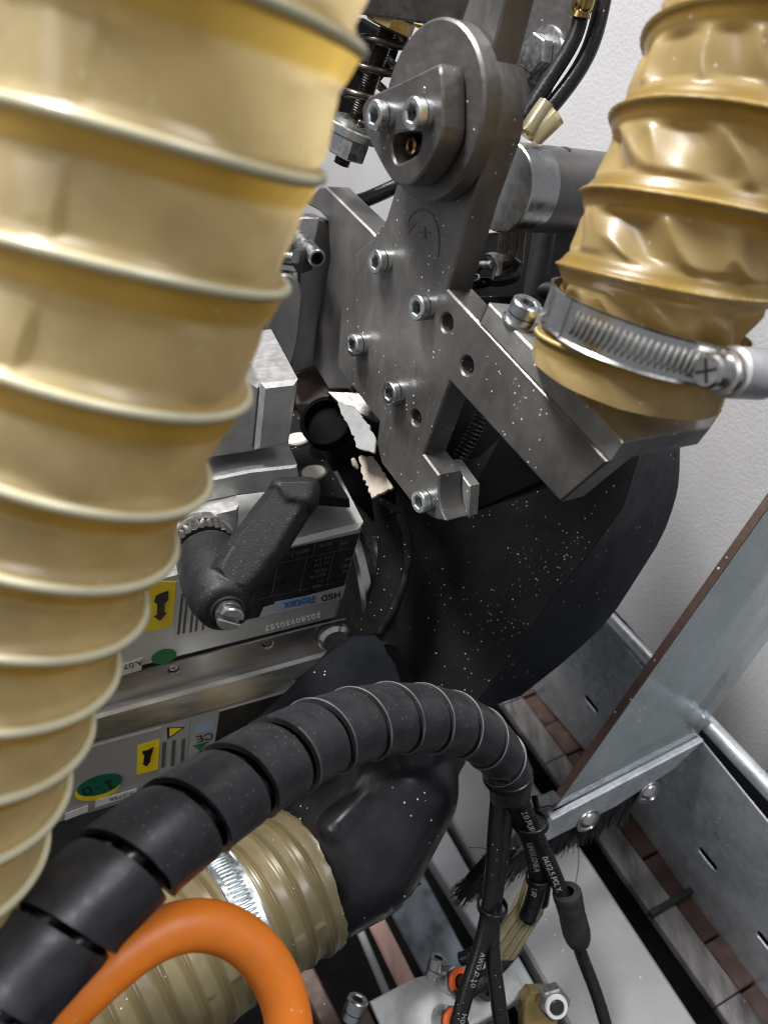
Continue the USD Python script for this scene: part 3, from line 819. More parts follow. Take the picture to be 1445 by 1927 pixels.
RL = thing('slide_rail', 'aluminium rail with two screw holes between the two spindle motors', 'rail', PM.at(400, 1290))
hl = []
PR = PM.off(-0.0025)
for x, y in ((327, 1261), (503, 1213)):
    hl.append(circle(PR.at(x, y), NM, 0.0027, 24))
part(RL, 'web', slab(PR.poly([(90, 1308), (560, 1186), (600, 1176), (652, 1164), (655, 1200), (640, 1228), (90, 1370)]), 0.012, NM, 0.0006, hl), 'dark_aluminium', 25)
for q in hl:
    part(RL, 'screw', lathe([(0, 0), (0, 0.0025), (0.0006, 0.0022), (0.0006, 0.001), (0, 0.0009), (0, 0)], np.mean(q, 0) - NM * 0.0022, NM, 24), 'bolt_steel', 30)
part(RL, 'lip', slab(PR.off(0.006).poly([(90, 1374), (616, 1230), (600, 1252), (570, 1274), (500, 1312), (187, 1398), (90, 1427)]), 0.012, NM, 0.0016), 'brushed_aluminium', 30)
part(RL, 'end_stop', lathe([(0, 0), (0, 0.009), (0.003, 0.009), (0.005, 0.007), (0.005, 0)], PR.at(628, 1196, 0.001), NM, 32), 'bright_steel', 30)
PM2 = PM.off(0.002)
M2 = thing('spindle_motor', 'lower aluminium spindle motor with green oval sticker, behind the spiral-wrapped cable', 'motor', PM2.at(300, 1450))
part(M2, 'housing', slab(PM2.poly([(60, 1434), (560, 1296), (560, 1400), (470, 1440), (60, 1566)]), 0.05, NM, 0.0014), 'anodised', 30)
label_px(M2, 'data_plate', [(414, 1340), (540, 1304), (540, 1400), (400, 1418)], 'data_plate', 0.0003, PM2)
label_px(M2, 'arrow_label', [(259, 1404), (301, 1391), (297, 1449), (257, 1459)], 'yellow_label', 0.0003, PM2)
label_px(M2, 'arrow', [(268, 1414), (276, 1413), (289, 1406), (287, 1417), (284, 1424), (283, 1434), (276, 1443), (269, 1439), (272, 1422), (268, 1420)], 'label_black', 0.0006, PM2)
label_px(M2, 'warning_label', [(304, 1368), (357, 1352), (350, 1448), (298, 1458)], 'grey_label', 0.0003, PM2)
label_px(M2, 'warning_triangle', [(314, 1370), (348, 1369), (315, 1392)], 'label_black', 0.0005, PM2)
label_px(M2, 'warning_symbol', [(319, 1372), (342, 1371), (319, 1387)], 'yellow_label', 0.0007, PM2)
g = [slab(PM2.poly([(x, 1398 - i * 3), (x + 7, 1396 - i * 3), (x + 4, 1444 - i * 3), (x - 3, 1446 - i * 3)], 0.0005), 0.0001, NM, 0) for i, x in enumerate((306, 324, 342))]
part(M2, 'text_column', join(*g), 'grey_print', False)
label_px(M2, 'mark_label', [(360, 1352), (412, 1338), (403, 1420), (353, 1432)], 'grey_label', 0.0003, PM2)
label_px(M2, 'blue_square', [(370, 1367), (404, 1357), (400, 1373), (367, 1382)], 'light_blue', 0.0005, PM2)
part(M2, 'mark_letters', join(text_on('CE', PM2.at(400, 1378, 0.0005), D_, U_, 0.0052)), 'label_black', False)
label_px(M2, 'green_triangle', [(363, 1404), (394, 1395), (376, 1413)], 'green_dot', 0.0005, PM2)
part(M2, 'yellow_oval', slab(ell(PM2, 184, 1487, 0.0117, 0.0074, 0.0003, 0.12), 0.0002, NM, 0), 'yellow_label', False)
part(M2, 'green_oval', slab(ell(PM2, 188, 1478, 0.0117, 0.0074, 0.0006, 0.12), 0.0002, NM, 0), 'dark_green', False)
part(M2, 'oval_text', join(text_on('1-0', PM2.at(214, 1467, 0.0008), D_, U_, 0.0065)), 'label_black', False)
label_px(M2, 'white_label', [(180, 1507), (258, 1484), (257, 1496), (178, 1521)], 'white_label', 0.0008, PM2)
part(M2, 'label_text', join(text_on('A.0758', PM2.at(250, 1490, 0.0010), D_, U_, 0.0026)), 'grey_print', False)
label_px(M2, 'white_label', [(122, 1532), (166, 1516), (165, 1528), (122, 1545)], 'white_label', 0.0008, PM2)
label_px(M2, 'small_green_dot', [(276, 1478), (290, 1466), (306, 1463), (300, 1472), (284, 1482)], 'green_dot', 0.0005, PM2)

# ---------------------------------------------------------------- lever
LV = thing('clamping_lever', 'black clamping lever with a slotted screw, in front of the upper motor', 'lever', P(400, 1090, 0.33))
h0 = MF1.off(0.0105).at(380, 1016)
h1 = P(440, 1182, -h0[2] - 0.050)
hx = nrm(h1 - h0)
import manifold3d as m3


def man(h):
    return m3.Manifold(m3.Mesh(np.asarray(h.vertices, np.float32), np.asarray(h.faces, np.uint32)))


def blend(ms, edge, it, tmp=None):
    m = ms[0]
    for q in ms[1:]:
        m = m + q
    m = m.refine_to_length(edge)
    g = m.to_mesh()
    t = trimesh.Trimesh(np.array(g.vert_properties[:, :3]), np.array(g.tri_verts), process=True)
    trimesh.smoothing.filter_taubin(t, lamb=0.5, nu=0.51, iterations=it)
    return t


HL = np.linalg.norm(h1 - h0)
hub = lathe([(0, 0), (0, 0.0112), (0.003, 0.0130), (0.018, 0.0138), (0.030, 0.0128), (0.0385, 0.0106), (0.0405, 0.0084), (0.0405, 0)], h0 + hx * 0.0115, hx, 40)
LD = -h0[2] - 0.022
hubm = trimesh.convex.convex_hull(hub[0])
lq = Pl([0.10, 0.22, 0.97], P(470, 1010, LD - 0.017))
arm_px = [(392, 1068), (420, 1022), (470, 955), (503, 913), (512, 899), (524, 894), (585, 893), (598, 899), (602, 910), (598, 938), (568, 985), (532, 1045), (497, 1090), (470, 1120), (420, 1112)]
armh = trimesh.Trimesh(*slab(lq.poly(arm_px), 0.0135, lq.n, 0.0036), process=True)
tip_px = [(505, 912), (512, 898), (526, 893), (585, 892), (599, 899), (604, 911), (599, 940), (585, 958), (530, 950)]
tiph = trimesh.Trimesh(*slab(lq.off(0.0014).poly(tip_px), 0.0160, lq.n, 0.0030), process=True)
part(LV, 'handle', blend([man(hubm), man(armh), man(tiph)], 0.0014, 7), 'handle_plastic', 50)
kn = []
for i in range(56):
    a = i * 2 * math.pi / 56
    kn.append((0.0128 if i % 2 else 0.0120, a))
u, v, w = basis(hx)
pr = [h0 + hx * 0.0035 + r * (math.cos(a) * u + math.sin(a) * v) for r, a in kn]
part(LV, 'knurled_collar', slab(pr[::-1], 0.0065, -hx, 0.0002), 'dark_metal', False)
part(LV, 'collar_ring', lathe([(0, 0), (0, 0.0136), (0.003, 0.0136), (0.0036, 0.0126), (0.0036, 0)], h0, hx, 48), 'bright_steel', 30)
se = h0 + hx * 0.0522
slot_u = nrm(np.cross(hx, V(0.5, 1, 0.1)))
wv = np.cross(hx, slot_u)
for sgn in (-1, 1):
    half = [se + hx * 0.0058 + slot_u * 0.0047 * math.cos(a) + wv * sgn * (0.00085 + 0.0040 * math.sin(a)) for a in np.linspace(0.02, math.pi - 0.02, 16)]
    part(LV, 'screw_half', slab(half, 0.004, hx, 0.0004), 'bright_steel', 25)
part(LV, 'screw_shank', lathe([(0, 0), (0, 0.0050), (0.0030, 0.0050), (0.0030, 0)], se - hx * 0.001, hx, 32), 'bright_steel', 30)
part(LV, 'screw_rim', slab(circle(se + hx * 0.0002, hx, 0.0064, 36), 0.001, hx, 0.0002, [circle(se + hx * 0.0002, hx, 0.0054, 36)]), 'rubber', 30)

# ---------------------------------------------------------------- ribbed hoses
def hose_mesh(c, R, pitch, s0, s1, seed, wr, band, sag, rot=0.0, ns_per=26, nt=168, endscale=None, freq=2.2, squeeze=None, jag=0.0, phase=None, sharp=0.0, skew=0.6, ridge=0.0010):
    ns = int((s1 - s0) / pitch * ns_per)
    S = np.linspace(s0, s1, ns)
    th = np.arange(nt) * 2 * math.pi / nt
    SS, TT = np.meshgrid(S, th, indexing='ij')
    PHS = phase or (lambda x: x / pitch)
    fr = np.mod(PHS(SS) - TT / (2 * math.pi) + rot, 1.0)
    b0, b1 = band                                   # the weld band reaches from -b0 to +b1 round the wire
    q = np.where(fr > 0.5, fr - 1, fr)
    inb = 1 / (1 + np.exp(-(q + b0) / 0.012)) * 1 / (1 + np.exp((q - b1) / 0.012))
    ss = lambda x: np.clip(x, 0, 1) ** 2 * (3 - 2 * np.clip(x, 0, 1))
    win = ss((-q - b0 * 0.5) / (b0 * 0.9)) * (q < 0) * ss((0.5 + q) / 0.08 + 1) + ss((q - b1 * 0.5) / (b1 * 0.9)) * (q >= 0)
    far = np.clip(np.minimum((fr - b1) / 0.12, (1 - b0 - fr) / 0.12), 0, 1)
    lin = np.where(q < 0, np.clip(-q / b0, 0, 1), np.clip(q / b1, 0, 1))
    pos = np.stack([np.cos(TT) * freq, np.sin(TT) * freq, PHS(SS) * 0.95 + TT * skew], -1)
    w1 = meshkit.fbm(pos + seed * 7.3, 2, seed)
    w2 = meshkit.noise(pos * 1.7 + 31.7 * seed, seed + 5)
    crease = 1 - np.abs(2 * w2 - 1)
    r = R + ridge * np.exp(-(q / 0.04) ** 2) + 0.0004 * inb - sag * lin + wr * ss(far) * ((0.30 - 1.15 * np.abs(2 * w2 - 1)) * sharp + (1 - sharp) * (1.5 * (w1 - 0.55) - 0.5 * (crease - 0.5)))
    base_ = ss((SS - s0) / (pitch * 0.8)) if squeeze is not None else 1.0
    r = np.where(r > R, r, R + (r - R) * (0.25 + 0.75 * base_)) if squeeze is not None else r
    if squeeze is not None:
        r = r * squeeze(SS)
    if jag:
        ez = meshkit.fbm(np.stack([np.cos(TT) * 5, np.sin(TT) * 5, TT * 0], -1), 4, 9) - 0.5
        SS = SS + jag * 2 * ez * np.exp(-(SS - s0) / 0.003)
    v = c.pt(SS, TT, r).reshape(-1, 3)
    return (v, grid_faces(ns, nt, True)), inb.ravel()


def hose_wire(c, R, pitch, s0, s1, wr, rot=0.0, squeeze=None, phase=None):
    n = int((s1 - s0) / pitch * 90)
    x = np.linspace(s0, s1, n)
    th = 2 * math.pi * ((phase(x) if phase else x / pitch) + rot)
    r = np.full(n, R + 0.0003)
    if squeeze is not None:
        r = r * squeeze(x)
    return tube(None, wr, 8, curve=Poly(c.pt(x, th, r)))


# right hose, clamped on the flange
HB = P(1188, 672, 0.2385)
HD = nrm([0.21, 0.82, 0.50])
hp = [HB + HD * s + V(0.012, 0.006, -0.016) * (s / 0.12) ** 2 for s in (-0.0065, 0.02, 0.05, 0.08, 0.12, 0.16, 0.2)]
HR = Curve(hp)
RH = thing('suction_hose', 'creased amber ribbed hose on the right, clamped to the steel flange', 'hose', HB, )
sq = lambda s: 1 - 0.075 * np.exp(-((s - 0.0165) / 0.010) ** 2) - 0.01 * np.exp(-((s - 0.004) / 0.006) ** 2)
hm, tn = hose_mesh(HR, 0.0325, 0.0208, 0.0, HR.L, 3, 0.0075, (0.18, 0.18), 0.0020, 0.10, 44, 280, freq=1.25, sharp=0.75, skew=0.9, squeeze=sq)
part(RH, 'hose_wall', hm, 'hose_gold', True, tone=tn)
part(RH, 'wire_coil', hose_wire(HR, 0.0325, 0.0208, 0.001, HR.L, 0.0008, 0.10, sq), 'gold_wire', True)


def band_clamp(name, label, c, s_mid, R, w, th0, th1, head_th, group=None, axis_tilt=0.0, slots=None, strap=None, m='bright_steel'):
    """worm-drive clamp: a band round the hose from th0 to th1, slots pressed into it, screw housing at head_th"""
    p0 = c.at(np.array([s_mid]))[0][0]
    T = thing(name, label, 'clamp', p0, group)
    th = np.linspace(th0, th1, 140)
    prof = [(-w / 2, 0.0006), (-w / 2 + 0.0008, 0.0), (w / 2 - 0.0008, 0.0), (w / 2, 0.0006), (w / 2, -0.0004), (-w / 2, -0.0004)]
    rows = []
    for ds, dr in prof:
        rows.append(c.pt(s_mid + ds + axis_tilt * np.cos(th - head_th), th, np.full(len(th), R + dr)))
    v = np.stack(rows, 1).reshape(-1, 3)
    part(T, 'band', (v, grid_faces(len(th), len(prof), True)), m, 30)
    if strap:
        th = np.linspace(strap[0], strap[1], 70)
        rows = [c.pt(s_mid + ds * 1.02 + axis_tilt * np.cos(th - head_th), th, np.full(len(th), R + dr + 0.0009)) for ds, dr in prof]
        v = np.stack(rows, 1).reshape(-1, 3)
        f = grid_faces(len(th), len(prof), True)
        f = np.vstack([f, [(0, 1, 2), (0, 2, 3), (0, 3, 4), (0, 4, 5)], np.array([(0, 2, 1), (0, 3, 2), (0, 4, 3), (0, 5, 4)]) + (len(th) - 1) * len(prof)])
        part(T, 'strap', (v, f), 'bright_steel', 30)
        R = R + 0.0009
    a0, a1, k = slots
    for t in np.linspace(a0, a1, k):
        tt = np.array([t - 0.012, t + 0.012])
        e = []
        for ds in np.linspace(-w * 0.30, w * 0.30, 6):
            q = t + ds * 2.2
            p, n = c.pt(s_mid + ds + axis_tilt * math.cos(q - head_th), q, R + 0.00045), None
            e.append(p)
        part(T, 'slot_ridge', tube(None, [0.0002, 0.00075, 0.0008, 0.00075, 0.0002], 6, curve=Poly(e)), m, True)
    return T


HRf = HR.facing(np.array([0.0165]))[0]
CL = band_clamp('hose_clamp', 'steel worm-drive clamp with cross-slotted screw, tightened round the right hose above the flange', HR, 0.0165, 0.0318, 0.0112, HRf - math.pi * 1.0, HRf + math.pi * 1.0, HRf, slots=(HRf - 0.60, HRf + 0.62, 22), strap=(HRf - 0.72, HRf + 0.80))

# left hose, near the camera
lp = [(474, -420, 0.125), (394, -150, 0.132), (340, 60, 0.138), (274, 330, 0.147), (190, 640, 0.156), (72, 930, 0.165), (-45, 1200, 0.172), (-140, 1450, 0.178), (-215, 1680, 0.184), (-280, 1900, 0.190)]
LROT = 0.5
HLc = Curve([P(*q) for q in lp][::-1])
py_ = CY + FPX * HLc.p[:, 1] / HLc.p[:, 2]          # where along the hose its turns get closer
pit = np.interp(py_, [200, 440, 660, 850, 1020, 1170, 1300, 1420, 1560], [0.0238, 0.0236, 0.0224, 0.0182, 0.0178, 0.0184, 0.0182, 0.0182, 0.0195])
phs_ = np.concatenate([[0], np.cumsum(np.diff(HLc.s) / (0.5 * (pit[1:] + pit[:-1])))])
LPH = lambda x: np.interp(x, HLc.s, phs_)
LH = thing('suction_hose', 'large amber ribbed hose in the left foreground, out of focus', 'hose', HLc.p[0])
hm, tn = hose_mesh(HLc, 0.0325, 0.0225, 0.0, HLc.L, 11, 0.0064, (0.27, 0.05), 0.0013, LROT, 36, 220, freq=1.4, phase=LPH, sharp=0.35, skew=0.8)
part(LH, 'hose_wall', hm, 'hose_amber', True, tone=tn)
part(LH, 'wire_coil', hose_wire(HLc, 0.0325, 0.0225, 0.001, HLc.L, 0.00115, LROT, None, LPH), 'coil_wire', True)

# lower hose on the black nozzle
b0 = P(578, 1655, 0.372)
BDir = nrm([-0.80, -0.235, 0.55])
HBc = Curve([b0 + BDir * s + V(0, -0.004, 0) * (s / 0.1) ** 2 for s in (0, 0.03, 0.06, 0.1, 0.15, 0.2)])
BH = thing('suction_hose', 'olive-amber ribbed hose at the bottom, pushed over the black nozzle', 'hose', b0)
sq2 = lambda s: 1 - 0.05 * np.exp(-((s - 0.040) / 0.008) ** 2) + 0.03 * np.exp(-((s - 0.0) / 0.01) ** 2)
hm, tn = hose_mesh(HBc, 0.0345, 0.0105, 0.0, HBc.L, 5, 0.0022, (0.2, 0.2), 0.0002, 0.3, 26, 200, squeeze=sq2, jag=0.0018, ridge=0.0004, sharp=0.3)
part(BH, 'hose_wall', hm, 'hose_olive', True, tone=tn)
part(BH, 'wire_coil', hose_wire(HBc, 0.0340, 0.0105, 0.001, HBc.L, 0.0006, 0.3, sq2), 'olive_wire', True)
HBf = HBc.facing(np.array([0.040]))[0]
CL2 = band_clamp('hose_clamp', 'dull steel worm-drive clamp round the lower hose, beside the orange cable', HBc, 0.040, 0.0343, 0.0130, HBf - math.pi, HBf + math.pi, HBf, slots=(HBf - 0.9, HBf + 0.9, 30), m='zinc')
hs = HBc.pt(0.040, HBf + 1.62, 0.0375)

# ---------------------------------------------------------------- spiral-wrapped cable
wp = [(-190, 2060, 0.165), (-40, 1905, 0.178), (85, 1775, 0.190), (215, 1648, 0.204), (345, 1545, 0.222), (470, 1460, 0.245), (590, 1394, 0.272), (710, 1356, 0.300), (810, 1353, 0.325), (890, 1377, 0.345), (942, 1425, 0.362), (962, 1485, 0.374)]
WC = Curve([P(*q) for q in wp])


def spiral_wrap(c, r, t, pitch, gap, s0, s1, ph):
    nt, nw = int((s1 - s0) / pitch * 56), 9
    turn = np.linspace(s0 / pitch, s1 / pitch, nt)
    rows = []
    w = np.linspace(0, 1, nw)
    g = gap(turn * pitch) * (0.75 + 0.7 * meshkit.noise(np.stack([turn * 0.7, turn * 0, turn * 0], 1), 4))
    wob = 0.0011 * (meshkit.noise(np.stack([turn * 0.45, turn * 0 + 3, turn * 0], 1), 8) - 0.5)
    for lay in (0, 1):
        for k in (range(nw) if lay == 0 else range(nw - 1, -1, -1)):
            s = (turn + w[k] * (1 - g)) * pitch + wob
            edge = 0.0004 if (k in (0, nw - 1) and lay == 0) else 0.0
            rr = r(s) - edge - (t if lay else 0) + (0.0008 * np.exp(-((w[k]) / 0.07) ** 2) if lay == 0 else 0)
            rows.append(c.pt(s, 2 * math.pi * turn + ph, rr))
    v = np.stack(rows, 1).reshape(-1, 3)
    return v, grid_faces(nt, 2 * nw, True)


rw = lambda s: np.interp(s, [0, WC.L * 0.45, WC.L * 0.75, WC.L], [0.0150, 0.0150, 0.0142, 0.0112])
gp = lambda s: np.interp(s, [0, WC.L * 0.30, WC.L * 0.55, WC.L * 0.8, WC.L], [0.13, 0.125, 0.075, 0.03, 0.018])
SW = thing('wrapped_cable', 'thick black cable bundle in spiral wrap arching across the lower middle', 'cable', P(600, 1394, 0.272))
part(SW, 'spiral_wrap', spiral_wrap(WC, rw, 0.0016, 0.0212, gp, -0.004, WC.L - 0.012, 2.4), 'wrap_plastic', 35)
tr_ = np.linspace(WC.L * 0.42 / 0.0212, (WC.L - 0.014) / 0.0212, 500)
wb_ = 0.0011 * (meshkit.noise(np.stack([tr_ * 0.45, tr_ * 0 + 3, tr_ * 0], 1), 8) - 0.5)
part(SW, 'worn_rim', tube(None, 0.00042, 6, curve=Poly(WC.pt(tr_ * 0.0212 + wb_ + 0.0004, 2 * math.pi * tr_ + 2.4, rw(tr_ * 0.0212) + 0.0004))), 'worn_rim', True)  # paler helical strip, highlight along the wrap edges put in as colour
for i in range(5):
    x = np.linspace(0, WC.L - 0.004, 260)
    rr = np.interp(x, [0, WC.L * .6, WC.L], [0.0082, 0.0076, 0.0052])
    part(SW, 'inner_cable', tube(None, 0.0042 if i else 0.0036, 10, curve=Poly(WC.pt(x, i * 2 * math.pi / 5 + x * 18, rr))), 'cable_black', True)
tc = WC.p[-1]
part(SW, 'end_sleeve', tube([WC.pt(WC.L - 0.020, 0, 0.0), WC.pt(WC.L - 0.008, 0, 0.0), WC.p[-1], WC.p[-1] + WC.t[-1] * 0.004], [0.0118, 0.0112, 0.0104, 0.0095], 28), 'wrap_plastic', True)

# orange cable
oc = Curve([P(*q) for q in [(-10, 2060, 0.200), (80, 1945, 0.205), (175, 1850, 0.212), (275, 1772, 0.222), (360, 1742, 0.230), (440, 1758, 0.236), (500, 1812, 0.238), (535, 1885, 0.238), (548, 1980, 0.236), (545, 2080, 0.234)]])
OC = thing('orange_cable', 'bright orange cable looping over the lower hose', 'cable', oc.p[0])
part(OC, 'sheath', tube(None, 0.0076, 28, curve=oc), 'orange', True)

# ---------------------------------------------------------------- black dust hood
PHd = Pl([-0.36, 0.10, 0.93], P(900, 1100, 0.385))
HD_ = thing('dust_hood', 'large glossy black dust hood with white specks below the bracket and flange', 'dust hood', PHd.at(900, 1300))
crease = [(1205, 850), (1173, 954), (1140, 1000), (1094, 1062), (1036, 1132), (974, 1224), (911, 1307), (880, 1345)]
front = [(690, 1420), (700, 1190), (735, 1140), (752, 1080), (760, 1025), (745, 975), (740, 900), (900, 860), (960, 800)] + crease[:1] + crease[1:]
part(HD_, 'front_panel', slab(PHd.poly(front), 0.004, PHd.n, 0.0008), 'black_plastic', 25)
cr3 = [PHd.at(x, y, -0.0005) for x, y in arc_px(crease, 1)]
outl = arc_px([(1280, 830), (1278, 905), (1270, 945), (1247, 1010), (1200, 1085), (1148, 1165), (1075, 1235), (980, 1310)], 1)
o3 = [P(x, y, np.linalg.norm(c[2]) + 0.040) for (x, y), c in zip(outl, cr3)]


def ruled(A, B, t, n=14):
    A, B = np.asarray(A), np.asarray(B)
    w = np.linspace(0, 1, n)
    S = A[:, None] * (1 - w)[None, :, None] + B[:, None] * w[None, :, None]
    du = np.gradient(S, axis=0)
    dv = np.gradient(S, axis=1)
    N_ = np.cross(du, dv)
    N_ /= np.linalg.norm(N_, axis=2, keepdims=True)
    if (N_[len(A) // 2, n // 2] @ -S[len(A) // 2, n // 2]) < 0:
        N_ = -N_
    X = np.concatenate([S, (S - N_ * t)[:, ::-1]], 1)
    m = X.shape[1]
    v = X.reshape(-1, 3)
    f = grid_faces(len(A), m, True)
    e0 = [(k, k + 1, m - 2 - k, m - 1 - k) for k in range(n - 1)]
    L = (len(A) - 1) * m
    cap = [(a, b, c) for a, b, c, d in e0] + [(a, c, d) for a, b, c, d in e0] + [(L + a, L + c, L + b) for a, b, c, d in e0] + [(L + a, L + d, L + c) for a, b, c, d in e0]
    return v, np.vstack([f, np.array(cap)])


part(HD_, 'side_panel', ruled(cr3, o3, 0.003), 'blue_black', 40)
lpx = arc_px([(698, 935), (708, 1000), (711, 1045), (704, 1095), (690, 1140), (664, 1198)], 2)
rpx = arc_px([(742, 965), (764, 1020), (762, 1060), (752, 1095), (736, 1140), (706, 1192)], 2)
A3 = [P(x, y, 0.372) for x, y in lpx]
B3 = [P(x, y, 0.362) for x, y in rpx]
part(HD_, 'rim', ruled(A3, B3, 0.006), 'black_plastic', 40)
bp = np.array([P(x + 6, y + 4, 0.3605) for x, y in rpx])
bp += (meshkit.fbm(bp * 260, 2)[:, None] - 0.5) * 0.003
part(HD_, 'weld_bead', tube(bp, [0.0022, 0.003, 0.0020, 0.0028, 0.0022], 10), 'black_plastic', True)
fin = Pl([0.3, 0.5, 0.8], P(735, 1230, 0.352))
GP = thing('guard_plate', 'flat matt black guard plate standing behind the arch of the wrapped cable', 'plate', P(640, 1300, 0.36))
gpl = Pl([-0.05, 0.25, 0.96], P(660, 1260, 0.358))
part(GP, 'plate', slab(gpl.poly([(470, 1365), (600, 1243), (662, 1197), (718, 1193), (730, 1210), (770, 1330), (760, 1400), (600, 1420)]), 0.006, gpl.n, 0.0007), 'blue_black', 25)
part(GP, 'bent_edge', slab(Pl([.75, .2, .6], gpl.at(745, 1250, -0.001)).poly([(730, 1212), (748, 1216), (800, 1320), (772, 1332)]), 0.003, nrm([.75, .2, .6]), 0.0004), 'void_black', 25)

# black nozzle the lower hose sits on
NZ = thing('suction_nozzle', 'rounded glossy black suction nozzle under the arch of the wrapped cable', 'nozzle', P(720, 1530, 0.42))
ax0 = HBc.p[0] + BDir * 0.02
nzh = blend([man(hull([(P(615, 1640, 0.392), 0.0335), (P(668, 1590, 0.395), 0.0385), (P(735, 1478, 0.403), 0.0372), (P(745, 1420, 0.41), 0.034)], 3)),
             man(hull([(P(640, 1560, 0.372), 0.012), (P(855, 1430, 0.403), 0.006), (P(800, 1390, 0.390), 0.012), (P(690, 1620, 0.380), 0.016)], 3))], 0.0026, 14)
part(NZ, 'duct', nzh, 'nozzle_plastic', 45)
part(NZ, 'foot', slab(Pl([-.1, .5, .85], P(720, 1690, 0.42)).poly([(630, 1735), (645, 1690), (770, 1640), (790, 1660), (700, 1716)]), 0.02, nrm([-.1, .5, .85]), 0.001), 'black_plastic', 25)

# ---------------------------------------------------------------- veneer chips
def torn(px, a, seed):
    g = np.random.default_rng(seed)
    out_ = []
    for (x0, y0), (x1, y1) in zip(px, px[1:] + px[:1]):
        n = max(1, int(math.hypot(x1 - x0, y1 - y0) / 5))
        for t in np.arange(n) / n:
            out_.append((x0 + (x1 - x0) * t + g.normal(0, a), y0 + (y1 - y0) * t + g.normal(0, a)))
    return out_


c1 = Pl([-0.5, 0.5, 0.7], P(670, 800, 0.345))
CH = thing('veneer_chip', 'pale jagged veneer strip wedged left of the bracket, the upper of two', 'chip', c1.at(680, 850))
jag = torn([(635, 757), (666, 763), (690, 796), (708, 826), (703, 853), (670, 842), (668, 826), (660, 812), (655, 800), (649, 790), (640, 774)], 1.3, 1)
part(CH, 'strip', slab(c1.poly(jag), 0.0012, c1.n, 0.0001), 'veneer_blue', 25)
c2 = Pl([-0.4, 0.45, 0.8], P(700, 895, 0.345))
CH2 = thing('veneer_chip', 'pale beige torn veneer piece below the other chip, above the hood rim', 'chip', c2.at(700, 900))
jag = torn([(674, 860), (684, 856), (690, 859), (700, 858), (712, 874), (728, 900), (741, 916), (720, 926), (697, 937), (696, 928), (692, 926), (693, 916), (688, 914), (687, 904), (683, 902), (683, 892), (678, 888), (679, 876)], 0.9, 2)
part(CH2, 'strip', slab(c2.poly(jag), 0.0016, c2.n, 0.0002), 'veneer', 25)
part(CH2, 'splinter', hull([(P(665, 866, 0.346), 0.0012), (P(668, 874, 0.346), 0.0014), (P(672, 880, 0.346), 0.0008)], 1), 'veneer', 40)

# ---------------------------------------------------------------- galvanised rail
GR = thing('galvanised_rail', 'spotted galvanised steel rail with slots and a rolled edge along the wall', 'rail', PG.at(1300, 1650))
sl = []
for x, y in ((1112, 1325), (1331, 1617), (1443, 1778)):
    c = PG.at(x, y)
    w = np.cross(NW, DW)
    L, r = 0.0052, 0.0032
    sl.append([c + DW * (L * (1 if math.cos(a) > 0 else -1) + r * math.cos(a)) + w * r * math.sin(a) for a in np.arange(24) * 2 * math.pi / 24 + 0.01])
gtop = [(980, 985), (1141, 1176), (1445, 1548), (1640, 1790)]
glow = [(1640, 2150), (1445, 1905), (1190, 1535), (1100, 1412), (1043, 1345), (900, 1180)]
part(GR, 'web', slab(PG.poly(gtop + glow), 0.0013, NW, 0.0004, sl), 'galvanised', 25)
e0, e1 = PG.at(1060, 1070), PG.at(1560, 1690)
re = []
for a in np.linspace(-0.3, math.pi * 0.62, 12):
    re.append((math.cos(a), math.sin(a)))
wv = np.cross(DW, NW)
if wv @ UPV < 0:
    wv = -wv
RR = 0.0060
A_, B_ = [], []
base = PG.at(1141, 1176)
t_ = [((p - base) @ DW) for p in (e0, e1)]
for cx_, sx_ in re:
    A_.append(base + DW * t_[0] + NW * (RR * cx_ - RR) + wv * RR * sx_)
    B_.append(base + DW * t_[1] + NW * (RR * cx_ - RR) + wv * RR * sx_)
part(GR, 'rolled_edge', ruled(A_, B_, 0.0015, 4), 'galvanised', 50)

# ---------------------------------------------------------------- chain track with brown pads
PC = PF.off(-0.030)
k0 = PC.at(968, 1312)
TR = thing('chain_track', 'feed chain of dark brown pads between the grey base and the galvanised rail', 'chain', PC.at(1300, 1800))
SD = nrm(np.cross(UPV, DW))
if SD[0] < 0:
    SD = -SD


def tr_pt(x, y):
    q = PC.at(x, y) - k0
    return q @ DW, q @ SD


pads0 = tr_pt(1255, 1700)[0]
wl = np.mean([tr_pt(x, y)[1] for x, y in ((1081, 1448), (1200, 1600), (1330, 1790))])
PITCHP = tr_pt(1216, 1665)[0] - tr_pt(1165, 1590)[0]
PITCHP = max(0.02, min(0.06, PITCHP))
for k in range(-9, 8):
    s = pads0 + k * PITCHP
    q = [k0 + DW * (s + a) + SD * b for a, b in ((0.0006, wl), (PITCHP - 0.0006, wl), (PITCHP - 0.0006, wl + 0.07), (0.0006, wl + 0.07))]
    q = [p + UPV * 0.0012 * math.sin(k * 2.3) for p in q]
    part(TR, 'pad', slab(q, 0.012, UPV, 0.0008), ('brown_pad', 'brown_pad_worn', 'brown_pad_dark')[(k * k + k // 2) % 3], 25)
GS = thing('guide_strip', 'worn grey guide strip with scratches beside the brown chain pads', 'guide strip', PC.at(1200, 1700))
w0, w1 = wl - 0.021, wl - 0.0012
for k in range(-4, 5):
    s = pads0 + k * PITCHP * 2.0
    q = [k0 + UPV * 0.003 + DW * (s + a) + SD * b for a, b in ((0.0004, w0), (PITCHP * 2 - 0.0004, w0), (PITCHP * 2 - 0.0004, w1), (0.0004, w1))]
    part(GS, 'strip', slab(q, 0.010, UPV, 0.0006), 'worn_grey', 25)
CHN = thing('channel', 'black channel between the grey base panel and the worn guide strip', 'channel', PC.at(1150, 1700))
q = [k0 - UPV * 0.004 + DW * a + SD * b for a, b in ((-0.5, w0 - 0.03), (0.4, w0 - 0.03), (0.4, w0 - 0.0006), (-0.5, w0 - 0.0006))]
